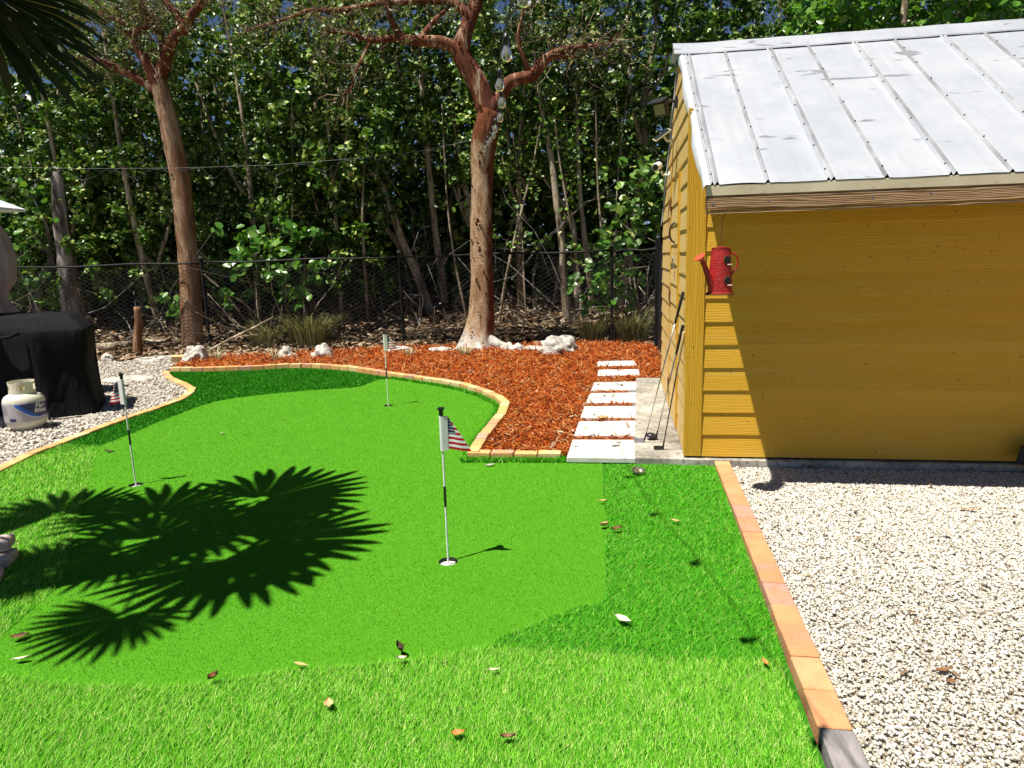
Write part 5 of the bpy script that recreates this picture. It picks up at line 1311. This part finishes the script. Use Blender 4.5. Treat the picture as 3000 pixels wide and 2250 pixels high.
# ------------------------------------------------------------------ the wood behind the fence
def wood_tree(name, label, trunk, crown, n_clump, per, size, mat, seed, group=None, extra=(), bark_mat=None, cat='tree'):
    """trunk: (x,y,z,r) list; crown: list of boxes (x0,x1,y0,y1,z0,z1,weight)"""
    base = (trunk[0][0], trunk[0][1], float(bank(trunk[0][0], trunk[0][1])))
    g = np.random.default_rng(seed)
    e = thing(name, label, cat, base, group=group)
    mb = MB(); limb(mb, shift(trunk, base), 9, 0.10, 0.22, seed * 1.37)
    tr = mb.build('trunk', bark_mat or MAT['bark_wood'], e, smooth=True)
    if len(extra):
        for l in extra:
            mb = MB(); limb(mb, shift(l, base), 7, 0.1, 0.2, seed + 0.4); mb.build('branch', bark_mat or MAT['bark_wood'], e, smooth=True)
    w = np.array([c[6] for c in crown], float); w /= w.sum()
    ks = g.choice(len(crown), n_clump, p=w); B = np.array([c[:6] for c in crown])[ks]
    r = g.random((n_clump, 3)); cen = np.stack([B[:, 0] + r[:, 0]*(B[:, 1]-B[:, 0]), B[:, 2] + r[:, 1]*(B[:, 3]-B[:, 2]), B[:, 4] + r[:, 2]*(B[:, 5]-B[:, 4])], -1)
    c = clumps(cen, per, 0.19, g)
    V, F = leaf_arrays(c, size, g=g)
    part_arrays('crown', V, F, mat, e, base)
    # twigs reaching from the stem into the clumps
    T = np.array(trunk); m = min(60, n_clump); k = g.integers(0, n_clump, m); tz = np.interp(cen[k, 2] - 0.4, T[:, 2], np.arange(len(T))); j = np.clip(tz.astype(int), 0, len(T) - 1)
    st = [(*cen[a], *(T[b, :3] - cen[a])) for a, b in zip(k, j)]
    V, F, _ = twig_set(st, m, 0.9, 0.008, 0.0, 0.25, seed + 1)
    part_arrays('twigs', V, F, MAT['twig'], e, base)['kind'] = 'stuff'
    return e

fa = [(-1.80,16.0,0.3,0.125),(-1.98,16.0,0.93,0.111),(-2.18,16.0,1.53,0.102),(-2.40,16.0,2.09,0.094),(-2.71,16.0,3.07,0.085),(-2.87,16.0,3.49,0.069),(-3.16,16.0,3.79,0.054),(-3.39,16.0,4.31,0.046),(-3.57,16.0,5.04,0.038),(-3.54,16.0,5.89,0.03),(-3.54,16.0,6.86,0.018)]
fb = [(-2.25,16.1,1.62,0.08),(-2.67,16.2,2.28,0.071),(-3.11,16.2,2.76,0.055),(-3.42,16.2,3.37,0.047),(-3.65,16.2,3.98,0.039),(-3.68,16.2,4.64,0.031),(-3.69,16.2,5.59,0.019)]
fc = [(-1.54,16.5,0.4,0.10),(-1.63,16.5,1.55,0.089),(-1.71,16.5,2.34,0.081),(-1.76,16.5,3.43,0.072),(-1.81,16.5,4.35,0.071),(-1.84,16.5,5.46,0.062),(-1.87,16.5,6.47,0.046),(-1.85,16.5,7.67,0.03)]
fd = [(1.27,15.2,0.2,0.10),(1.20,15.2,1.34,0.083),(1.17,15.2,2.07,0.074),(1.08,15.2,2.8,0.074),(0.98,15.2,3.72,0.066),(0.81,15.2,4.62,0.054),(0.74,15.2,5.23,0.05),(0.63,15.2,6.1,0.028),(0.58,15.2,7.01,0.017)]
fe = [(1.86,15.6,0.3,0.08),(1.77,15.6,1.61,0.069),(1.67,15.6,2.51,0.057),(1.60,15.6,3.54,0.045),(1.57,15.6,4.61,0.037),(1.57,15.6,5.92,0.029),(1.53,15.6,7.0,0.018)]
ff = [(2.50,16.0,0.3,0.14),(2.74,16.0,1.43,0.11),(2.87,16.0,2.35,0.094),(3.00,16.0,3.1,0.085),(3.14,16.0,3.99,0.084),(3.07,16.0,4.79,0.076),(3.16,16.0,5.42,0.075),(3.33,16.0,6.26,0.052),(3.37,16.0,7.35,0.037)]
fg = [(1.54,15.8,0.2,0.055),(1.52,15.8,1.31,0.047),(1.49,15.8,2.46,0.042),(1.04,15.8,3.14,0.034),(0.6,15.8,3.74,0.027),(0.15,15.8,4.18,0.019)]
GW = 'trees in the wood behind the fence'
wood_tree('wood_tree', 'leaning twin-stemmed tree left of the peeling trunk, behind the fence', fa, [(-5,-1.5,15,17.5,4.2,7.8,3),(-4.5,-2,15.2,17,2.6,4.2,1)], 190, 22, 0.062, MAT['leaf_dark'], 101, GW, (fb,))
wood_tree('wood_tree', 'straight pale-stemmed tree just left of the peeling trunk, behind the fence', fc, [(-3.2,-0.2,15.6,18,4.5,8.2,1)], 150, 22, 0.062, MAT['leaf_dark'], 102, GW)
wood_tree('wood_tree', 'sunlit whitish slender tree right of the peeling trunk, behind the fence', fd, [(-0.6,2.4,14.6,16.6,4.6,7.8,1)], 150, 22, 0.055, MAT['leaf_dark'], 103, GW, (fg,))
wood_tree('wood_tree', 'thin straight tree between the whitish tree and the gate', fe, [(0.8,3.0,15,17,4.8,8,1)], 130, 22, 0.055, MAT['leaf_dark'], 104, GW)
wood_tree('wood_tree', 'thick brownish tree rising beside the shed gable, behind the fence', ff, [(2.0,5.4,15.2,17.6,4.4,8.4,2),(2.0,4.2,15,17,2.6,4.6,0.5)], 210, 22, 0.062, MAT['leaf_dark'], 105, GW,
          ([(3.14,16.0,3.95,0.06),(2.9,15.9,4.6,0.055),(2.75,15.9,5.5,0.04),(2.7,15.9,6.8,0.02)], [(3.10,16.0,5.0,0.05),(3.5,15.9,5.6,0.045),(3.75,15.9,6.8,0.02)]))
# the rest of the wood: slender stems nothing tells apart
LB = 'slender leafy tree among many in the dense wood behind the fence'
slots = [(-12.6,15.6),(-11.2,16.8),(-10.0,15.7),(-8.9,16.6),(-7.7,15.4),(-6.9,17.0),(-5.7,15.7),(-4.8,17.2),(-4.0,15.3),(-0.6,17.0),(0.35,16.0),(4.4,16.4),(5.6,15.6),(6.8,16.8),(8.1,15.7),(9.5,16.6),(11.0,15.8),(12.6,16.8),
         (-11.8,18.6),(-9.4,18.4),(-7.2,18.8),(-5.0,18.9),(-3.0,18.4),(-1.0,18.9),(1.0,18.2),(2.4,18.8),(4.0,18.4),(6.2,18.9),(8.8,18.6),(11.6,18.7)]
for i, (x, y) in enumerate(slots):
    rs = random.Random(200 + i); h = rs.uniform(7.2, 9.4); ln_ = rs.uniform(-0.9, 0.9)
    z0 = float(bank(x, y)) - 0.1; rr = rs.uniform(0.05, 0.09)
    tr = [(x + ln_ * t + 0.18 * math.sin(3.1 * t + i), y + 0.15 * math.sin(2 * t + i), z0 + h * t, rr * (1 - 0.75 * t)) for t in np.linspace(0, 1, 7)]
    ex = []
    for b in range(2):
        t = rs.uniform(0.12, 0.45); s = rs.choice((-1, 1)); q = tr[0]
        bx_, bz = x + ln_ * t, z0 + h * t
        ex.append([(bx_, y, bz, rr * 0.6), (bx_ + s * 0.35, y, bz + 0.8, rr * 0.45), (bx_ + s * rs.uniform(0.4, 0.9), y + 0.2, bz + 2.4, rr * 0.25)])
    front = y < 17.5; low = 1.0 if x < -3.2 or x > 5 else 3.4
    cx_ = x + ln_ * 0.6
    crown = [(cx_ - 1.5, cx_ + 1.5, y - 1.0, y + 1.0, 3.8, h, 2.6)]
    if front: crown.append((x - 1.3, x + 1.3, y - 0.9, y + 0.8, low, 4.0, 1.9 if low < 2 else 0.6))
    else: crown.append((x - 1.5, x + 1.5, y - 0.6, y + 0.9, 0.9, 4.0, 1.6))
    wood_tree('wood_tree', LB, tr, crown, 230 if front else 165, 36 if front else 20, (0.040, 0.050, 0.066)[i % 3] if front else 0.085, MAT[('leaf_dark', 'leaf_mid', 'leaf_mid')[i % 3]] if front else MAT['leaf_dark'], 300 + i, GW, ex)
# bare pale poles crossing the dark gaps
POLES = [(-5.2,15.0,0.9,5.2),(-3.9,15.8,-0.7,5.6),(-3.3,15.2,0.5,4.6),(-0.9,15.4,-0.5,5.0),(-0.2,15.0,0.9,4.8),(0.5,15.3,-0.55,5.4),(0.95,15.9,0.5,6.0),(1.5,14.9,-0.35,4.6),(2.15,15.3,0.6,5.6),(2.35,15.0,-0.5,5.0),(3.1,15.5,-0.9,5.8),(3.5,15.1,0.3,5.8)]
for i, (x, y, ln_, h) in enumerate(POLES):
    e = thing('pole_tree', 'thin bare pale stem leaning among others in the wood behind the fence', 'tree', (x, y, 0), group='bare pale stems behind the fence')
    rr = 0.026 + 0.02 * ((i * 7) % 5) / 4
    mb = MB(); limb(mb, [(ln_ * t + 0.12 * math.sin(4 * t + i), 0.1 * math.sin(3 * t + i), h * t - 0.05, rr * (1 - 0.7 * t)) for t in np.linspace(0, 1, 6)], 7, 0.1, 0.2, 700 + i)
    mb.build('trunk', MAT['bark_wood'], e, smooth=True)
    V, F, pts = twig_set([(ln_ * t, 0, h * t, ln_, 0, 2) for t in (0.35, 0.5, 0.65, 0.8, 0.9)], 14, 0.9, 0.007, 0, 0.6, 710 + i)
    obj('twigs', mesh_np('twigs', V, F), MAT['twig'], e)['kind'] = 'stuff'
    c = pts[:, 3:].reshape(-1, 3); V, F = leaf_arrays(np.repeat(c, 3, 0) + rng.normal(size=(len(c) * 3, 3)) * 0.08, 0.05, g=rng)
    obj('foliage', mesh_np('foliage', V, F), MAT['leaf_mid'], e)
# far mass that closes the view
g = np.random.default_rng(77); n = 30000
c = np.stack([g.uniform(-19, 19, n), g.uniform(19.8, 24.5, n), 0.3 + 7.0 * g.random(n) ** 1.7], -1)
V, F = leaf_arrays(c, 0.20, g=g)
stuff(obj('far_foliage', mesh_np('far_foliage', V, F), MAT['leaf_dark']), 'dark mass of leaves deep in the wood')
g = np.random.default_rng(76); n = 15000
c = np.stack([g.uniform(-14, 5.5, n), g.uniform(16.6, 19.4, n), 0.4 + 3.6 * g.random(n)], -1)
V, F = leaf_arrays(c, 0.105, g=g)
stuff(obj('undergrowth', mesh_np('undergrowth', V, F), MAT['leaf_dark']), 'dim thicket of leaves filling the shade between the stems')
g = np.random.default_rng(78); st = [(x, y, float(bank(x, y)), 0, 0, 1) for x, y in zip(g.uniform(-12, 5, 300), g.uniform(14.4, 18.5, 300))]
V, F, _ = twig_set(st, 260, 3.4, 0.013, -0.05, 0.3, 79)
stuff(obj('saplings', mesh_np('saplings', V, F), MAT['bark_grey']), 'thin upright stems crowding the wood')

# broad-leaved shrubs at the fence
def shrub(label, x, y, z0, z1, w, n, size, mat, seed):
    base = (x, y, float(bank(x, y))); g = np.random.default_rng(seed); e = thing('shrub', label, 'shrub', base, group='broad-leaved shrubs behind the fence')
    st = [(0, 0, 0.0, 0, 0, 1)]
    V, F, pts = twig_set(st, 16, (z1 - 0.2), 0.016, -0.05, 0.55, seed); obj('stems', mesh_np('stems', V, F), MAT['bark_wood'], e)
    c = np.stack([g.normal(size=n) * w * 0.45, g.normal(size=n) * 0.3, g.uniform(z0, z1, n)], -1)
    c = clumps(c, 7, 0.14, g)
    V, F = leaf_arrays(c, size, 0.98, (-0.1, -0.8, 0.55), 1.1, g=g); obj('foliage', mesh_np('foliage', V, F), mat, e)
shrub('round-leaved shrub right of the brown trunk, behind the fence', -5.35,14.35,0.7,2.2,0.9,26,0.085,MAT['leaf_bright'],501)
shrub('round-leaved shrub halfway between the two big trunks, behind the fence', -4.45,14.4,0.6,2.3,1.0,32,0.085,MAT['leaf_bright'],502)
shrub('round-leaved shrub at the foot of the fence post near the gate', 2.0,13.75,0.5,1.9,0.75,44,0.075,MAT['leaf_bright'],503)
shrub('tall green shrub crowding the shed gable behind the gate', 2.75,14.2,1.9,3.3,0.8,60,0.08,MAT['leaf_mid'],504)
shrub('leafy shrub behind the grey dead trunk at the left', -10.6,14.6,0.8,3.2,1.2,50,0.075,MAT['leaf_bright'],505)
shrub('low round-leaved shrub left of the brown trunk', -7.1,14.5,0.3,0.9,0.5,5,0.085,MAT['leaf_bright'],506)
# sunlit crown leaning over the shed
wood_tree('wood_tree', 'bright round-leaved tree rising behind the shed roof', [(7.6,14.2,0,0.14),(7.5,14.2,2.5,0.12),(7.7,14.2,5.0,0.09),(7.8,14.2,7.0,0.05)], [(5.6,10.4,13.4,15.2,5.2,7.4,1)], 190, 14, 0.10, MAT['leaf_bright'], 520, GW)

# dead trunks, sticks, clumps of grass
mb = MB(); limb(mb, [(-9.6,15.0,-0.1,0.19),(-9.6,15.0,0.73,0.179),(-9.56,15.0,1.65,0.162),(-9.51,15.0,2.72,0.146),(-9.45,15.0,3.60,0.11),(-9.42,15.0,3.85,0.06)], 14, 0.22, 0.1, 61)
tag(mb.build('dead_trunk', MAT['bark_grey'], None, smooth=True), 'weathered grey dead trunk behind the covered grill', 'tree trunk')
ct = thing('curved_tree', 'low curved grey tree left of the dead trunk', 'tree', (-10.5,15.2,0))
mb = MB(); limb(mb, shift([(-10.5,15.2,0,0.13),(-10.47,15.2,0.7,0.113),(-10.25,15.2,1.51,0.09),(-9.96,15.2,2.02,0.067),(-10.43,15.2,2.4,0.044),(-10.65,15.2,2.84,0.029),(-10.73,15.2,3.27,0.018)], (-10.5,15.2,0)), 10, 0.15, 0.1, 62); mb.build('trunk', MAT['bark_grey'], ct, smooth=True)
mb = MB(); limb(mb, shift([(-10.0,15.2,2.0,0.05),(-9.9,15.1,2.6,0.04),(-10.05,15.0,3.3,0.02)], (-10.5,15.2,0)), 8, 0.1, 0.1, 63); mb.build('branch', MAT['bark_grey'], ct, smooth=True)
V, F, pts = twig_set([(0.2,0,2.4,-0.3,0,1),(0.5,0,2.8,0.3,0,1)], 30, 0.7, 0.008, 0, 0.8, 64); obj('twigs', mesh_np('twigs', V, F), MAT['twig'], ct)['kind'] = 'stuff'
V, F = leaf_arrays(pts[:, 2:].reshape(-1, 3)[::1], 0.07, g=rng); obj('foliage', mesh_np('foliage', V, F), MAT['leaf_bright'], ct)
mb = MB(); limb(mb, [(-7.45,13.55,-0.08,0.095),(-7.42,13.55,0.3,0.078),(-7.36,13.55,0.62,0.07),(-7.35,13.55,0.96,0.06)], 12, 0.25, 0.06, 65)
tag(mb.build('stump', MAT['bark_brown'], None, smooth=True), 'thin broken stump standing left of the brown tree', 'stump')
mb = MB(); limb(mb, [(-6.09,13.55,0.02,0.028),(-5.54,13.6,0.29,0.028),(-5.10,13.6,0.48,0.024),(-4.70,13.6,0.68,0.012)], 8, 0.15, 0.08, 66); mb.tube([(-5.5,13.6,0.29),(-5.2,13.5,0.34),(-4.95,13.5,0.36)], [0.012,0.009,0.005], 6)
tag(mb.build('fallen_branch', MAT['bark_wood'], None, smooth=True), 'pale dead branch propped against the fence post', 'branch')
for lab, a, b, r in (('thin log lying behind the brown trunk', (-8.4,14.1,0.12), (-7.0,14.35,0.14), 0.09), ('thin log lying left of the stump', (-9.0,13.9,0.05), (-8.0,13.75,0.16), 0.10), ('long stick on the litter behind the farthest flag', (-2.0,14.0,0.22), (-0.95,13.9,0.27), 0.022)):
    mb = MB(); limb(mb, [(*a, r), ((a[0]+b[0])/2, (a[1]+b[1])/2, (a[2]+b[2])/2 + 0.03, r), (*b, r*0.8)], 9, 0.2, 0.1, 70)
    tag(mb.build('log', MAT['bark_wood'], None, smooth=True), lab, 'log')
st = [(x, y, float(bank(x, y)) + 0.05, dx, 0, 0.25) for x, y, dx in [(random.uniform(-4.6, 1.4), random.uniform(14.0, 15.6), random.choice((-1, 1))) for _ in range(60)]]
V, F, _ = twig_set(st, 220, 1.2, 0.008, 0.03, 0.6, 81)
stuff(obj('brushwood', mesh_np('brushwood', V, F), MAT['twig']), 'tangle of dry twigs on the ground behind the fence')

MAT['grass_wild'] = make('grass_wild', [(0.0, (0.06, 0.09, 0.02)), (0.5, (0.20, 0.22, 0.06)), (1.0, (0.48, 0.44, 0.22))], 'island', rough=0.6, transl=0.2)
MAT['grass_pale'] = make('grass_pale', [(0.0, (0.24, 0.24, 0.11)), (0.5, (0.50, 0.48, 0.28)), (1.0, (0.70, 0.67, 0.48))], 'island', rough=0.6, transl=0.2)
def tuft(name, label, x, y, n, h, w, rad, mat, seed, cat='grass'):
    g = np.random.default_rng(seed); z = float(bank(x, y)); a = g.random(n) * 6.283; out = rad * np.sqrt(g.random(n)); H = h * (0.5 + 0.6 * g.random(n))
    px, py = np.cos(a) * out, np.sin(a) * out; lx, ly = np.cos(a) * H * (0.25 + 0.7 * g.random(n)), np.sin(a) * H * (0.25 + 0.7 * g.random(n))
    V = np.zeros((n, 7, 3)); sd = np.stack([-np.sin(a), np.cos(a)], -1) * w / 2
    for k, (t, ww) in enumerate(((0, 0.8), (0.4, 1), (0.75, 0.7))):
        cx_, cy_, cz_ = px + lx * t ** 1.8, py + ly * t ** 1.8, H * (1.25 * t - 0.42 * t * t)
        V[:, 2*k] = np.stack([cx_ - sd[:, 0]*ww, cy_ - sd[:, 1]*ww, cz_], -1); V[:, 2*k+1] = np.stack([cx_ + sd[:, 0]*ww, cy_ + sd[:, 1]*ww, cz_], -1)
    V[:, 6] = np.stack([px + lx, py + ly, H * 0.80], -1)
    F = []
    idx = np.arange(n) * 7
    fs = np.concatenate([np.stack([idx, idx+1, idx+3, idx+2], -1), np.stack([idx+2, idx+3, idx+5, idx+4], -1), np.stack([idx+4, idx+5, idx+6, idx+6], -1)])
    fl_ = [tuple(int(q) for q in dict.fromkeys(f)) for f in fs]
    o = MB().add(V.reshape(-1, 3).tolist(), fl_).build(name, mat, None, loc=(x, y, z - 0.01))
    return tag(o, label, cat)
tuft('grass_clump', 'large wild grass clump behind the two far rocks', -4.1,14.0,520,0.75,0.012,0.42,MAT['grass_wild'],601)
tuft('grass_clump', 'wild grass clump left of the large one, thinner', -5.0,13.95,240,0.6,0.010,0.35,MAT['grass_wild'],602)
tuft('grass_clump', 'dark wild grass clump left of the gate fence post', 1.65,13.55,280,0.6,0.012,0.25,MAT['grass_wild'],603)
tuft('grass_clump', 'dark wild grass clump between the fence post and gate', 2.35,13.3,340,0.85,0.012,0.32,MAT['grass_wild'],604)
tuft('spiky_tuft', 'pale spiky tuft right of the pitted white rock', -5.30,12.2,34,0.36,0.014,0.06,MAT['grass_pale'],605,'plant')
tuft('spiky_tuft', 'pale spiky tuft in front of the beige rock', -4.20,12.05,34,0.28,0.014,0.06,MAT['grass_pale'],606,'plant')
tuft('spiky_tuft', 'dry spreading tuft behind the farthest flag pole', -1.82,12.1,46,0.24,0.012,0.08,MAT['grass_pale'],607,'plant')
tuft('spiky_tuft', 'dry grassy tuft in the mulch before the peeling trunk', -0.82,11.95,70,0.26,0.011,0.09,MAT['grass_pale'],608,'plant')

# ------------------------------------------------------------------ string lights
def glass_bulb():
    m, nt, b = new_mat('bulb_glass'); b.inputs['Base Color'].default_value = (0.95, 0.93, 0.88, 1); b.inputs['Roughness'].default_value = 0.03
    b.inputs['Transmission Weight'].default_value = 0.9; b.inputs['IOR'].default_value = 1.25; return m
MAT['bulb_glass'] = glass_bulb(); MAT['filament'] = plain('filament', (0.62, 0.46, 0.18), 0.4, 0.0)
SOCK = MB().lathe([(0.004, 0.0), (0.012, -0.004), (0.0155, -0.018), (0.0175, -0.022), (0.0175, -0.028), (0.0155, -0.032), (0.0165, -0.055), (0.013, -0.058)], 12).mesh('socket'); SOCK.materials.append(MAT['black_plastic'])
GLS = MB().lathe([(0.0125, -0.052), (0.0145, -0.066), (0.024, -0.086), (0.0295, -0.104), (0.028, -0.120), (0.019, -0.134), (0.001, -0.139)], 14).mesh('bulb_glass'); GLS.materials.append(MAT['bulb_glass'])
FIL = MB().tube([(0, 0, -0.06), (0.006, 0, -0.09), (0.004, 0, -0.112), (-0.004, 0, -0.112), (-0.006, 0, -0.09), (0, 0.001, -0.062)], 0.0034, 5).mesh('filament'); FIL.materials.append(MAT['filament'])
for me in (SOCK, GLS): me.polygons.foreach_set('use_smooth', [True] * len(me.polygons))
def lights(label, pts, bulbs, base, wire=None, r=0.0042):
    e = thing('string_lights', label, 'string lights', base); B = Vector(base)
    MB().tube([Vector(p) - B for p in pts], r, 6).build('cable', MAT['black_plastic'], e, smooth=True)
    if wire: MB().tube([Vector(p) - B for p in wire], 0.0022, 5).build('support_wire', MAT['cap_glass'], e)
    for p in bulbs:
        s = bpy.data.objects.new('socket', SOCK); link(s, e); s.location = Vector(p) - B; s.rotation_euler = (random.uniform(-0.12, 0.12), random.uniform(-0.12, 0.12), random.random() * 3)
        g_ = bpy.data.objects.new('bulb', GLS); link(g_, s); f_ = bpy.data.objects.new('filament', FIL); link(f_, s)
    return e
wire = [(-13.0,13.4,3.80),(-9.35,13.35,3.634),(-7.78,13.35,3.567),(-6.2,13.32,3.529),(-4.31,13.3,3.531),(-2.72,13.25,3.603),(-1.45,13.2,3.701),(-0.62,13.05,3.83)]
bulbs = [(-11.2,13.36,3.42),(-10.2,13.36,3.42),(-9.25,13.35,3.40),(-8.85,13.35,3.39),(-7.96,13.34,3.37),(-6.91,13.33,3.34),(-6.26,13.32,3.44),(-5.51,13.31,3.33),(-4.89,13.3,3.31),(-4.28,13.3,3.35),(-3.37,13.27,3.39),(-2.07,13.22,3.5),(-1.66,13.2,3.53),(-1.11,13.15,3.60)]
def wz(x): return float(np.interp(x, [w_[0] for w_ in wire], [w_[2] for w_ in wire]))
cab = []
for i, b in enumerate(bulbs):
    cab.append((b[0], b[1], b[2] + 0.0))
    if i < len(bulbs) - 1:
        n_ = bulbs[i+1]; mx = (b[0] + n_[0]) / 2
        cab += [(b[0]*0.8 + n_[0]*0.2, b[1], max(b[2], n_[2]) + 0.03), (mx, b[1] + 0.01, wz(mx) - 0.02), (b[0]*0.2 + n_[0]*0.8, b[1], max(b[2], n_[2]) + 0.06)]
cabs = smooth_path([(*c, 0.004) for c in cab], 0.08)
lights('bulb string on a wire along the fence, tied to both big trunks', [tuple(c[:3]) for c in cabs], bulbs, (-0.62, 13.05, 3.6), wire)
run = [(-0.50,12.78,3.55),(-0.40,12.6,3.62),(-0.28,11.0,3.546),(-0.165,9.0,3.334),(-0.08,7.0,3.10),(-0.02,5.7,2.985),(-0.02,4.5,2.90),(0.03,3.6,2.865),(0.09,3.0,2.875),(0.12,2.2,2.90),(0.14,1.0,3.0),(0.16,-1.5,3.25)]
rp = smooth_path([(*c, 0.004) for c in run], 0.15)
def at_y(y):
    k = np.argmin(np.abs(rp[:, 1] - y)); return rp[k, :3]
bl = []
for y in (12.0, 11.4, 10.6, 9.6, 8.5, 7.3, 6.2, 5.3, 4.45, 3.72, 3.0, 2.2, 1.5, 0.8):
    q = at_y(y); bl.append((q[0], q[1], q[2] - 0.03))
lights('bulb string running overhead from the peeling tree toward the viewer', [tuple(c[:3]) for c in rp], bl, (-0.5, 12.7, 3.5))

# ------------------------------------------------------------------ fan palm standing just outside the picture
MAT['palm_leaf'] = make('palm_leaf', [(0.0, (0.018, 0.034, 0.008)), (0.5, (0.045, 0.06, 0.014)), (1.0, (0.13, 0.10, 0.03))], 'island', rough=0.6, spec=0.2, transl=0.1)
PX, PY, PZ = -3.35, 3.10, 3.35
palm = thing('fan_palm', 'fan palm whose fronds hang into the upper left corner', 'palm tree', (PX, PY, 0))
mb = MB(); limb(mb, [(0,0,-0.05,0.15),(0.0,0.0,0.3,0.11),(0.02,0,1.6,0.095),(0.0,0,2.8,0.10),(0,0,3.25,0.12),(0,0,3.45,0.05)], 14, 0.12, 0.08, 91); mb.build('trunk', MAT['bark_grey'], palm, smooth=True)
def fan(hub, direction, normal, R, seed, n=34, spread=235, droop=0.16):
    rs = random.Random(seed); d = Vector(direction); nrm = Vector(normal).normalized(); d = (d - nrm * d.dot(nrm)).normalized(); s = nrm.cross(d)
    H = Vector(hub) - Vector((PX, PY, 0)); mb = MB(); dth = math.radians(spread) / n
    for i in range(n):
        th = (i - (n - 1) / 2) * dth; Rl = R * (0.86 + 0.14 * math.cos(th * 0.8)) * rs.uniform(0.93, 1.05); dr = droop * rs.uniform(0.7, 1.5); tw = rs.uniform(-0.03, 0.03)
        vs = []
        for k, (t, wf) in enumerate(((0.06, 1.0), (0.3, 1.0), (0.6, 1.0), (0.78, 0.9), (0.92, 0.52), (1.0, 0.06))):
            r = Rl * t; hw = min(t, 0.60) * Rl * math.tan(dth / 2) * wf * 1.02
            ax = d * math.cos(th + tw * t) + s * math.sin(th + tw * t); tg = -d * math.sin(th) + s * math.cos(th)
            c = H + ax * r - nrm * (0.05 * R * t * t) - Vector((0, 0, dr * R * t ** 3))
            fold = nrm * hw * 0.5
            vs += [tuple(c - tg * hw), tuple(c + fold), tuple(c + tg * hw)]
        fs = []
        for k in range(5): fs += [(3*k, 3*k+1, 3*k+4, 3*k+3), (3*k+1, 3*k+2, 3*k+5, 3*k+4)]
        mb.add(vs, fs)
    f = mb.build('fan_leaf', MAT['palm_leaf'], palm)
    mid = (H + Vector((0, 0, PZ))) / 2 + Vector((0, 0, 0.10))
    MB().tube([(0, 0, PZ - 0.05), tuple(mid), tuple(H)], [0.018, 0.012, 0.008], 7).build('petiole', MAT['palm_leaf'], f, smooth=True)
def from_shadow(sx, sy, h): return (sx - 0.328 * h, sy - 0.208 * h, h)
for sx, sy, h, dr_, R, nm, sd in ((-1.90,4.85,3.30,(0.75,0.55,-0.3),0.78,(-0.25,-0.2,1),1), (-2.55,4.60,3.45,(-0.15,1,-0.1),0.66,(0,-0.25,1),2), (-1.62,4.05,3.55,(1,0.12,-0.1),0.74,(-0.2,0,1),3), (-1.72,3.80,3.5,(0.55,-0.7,-0.1),0.66,(-0.1,0.2,1),4),
                          (-2.00,3.18,3.3,(-0.15,-1,-0.2),0.42,(0.0,0.35,1),5), (-3.25,4.62,3.35,(-0.6,0.7,-0.2),0.6,(0.2,-0.3,1),6), (-2.75,3.75,3.4,(-1,-0.1,-0.2),0.45,(0.3,0.1,1),7), (-2.35,4.15,3.75,(0.3,0.5,0.5),0.62,(-0.2,-0.3,1),8), (-2.15,4.30,3.8,(0.6,-0.2,0.3),0.60,(-0.2,0.1,1),9), (-2.45,3.95,3.7,(-0.5,-0.5,0.2),0.50,(0.1,0.2,1),10)):
    fan(from_shadow(sx, sy, h), dr_, nm, R * 1.1, sd, 23, 245)
fan((-2.80, 4.0, 3.10), (0.42, 0.25, -0.80), (0.45, -0.55, 0.75), 0.62, 21, 15, 130, 0.2)
fan((-2.84, 4.1, 3.22), (0.85, 0.40, -0.45), (0.2, -0.6, 0.9), 0.62, 22, 14, 110, 0.2)
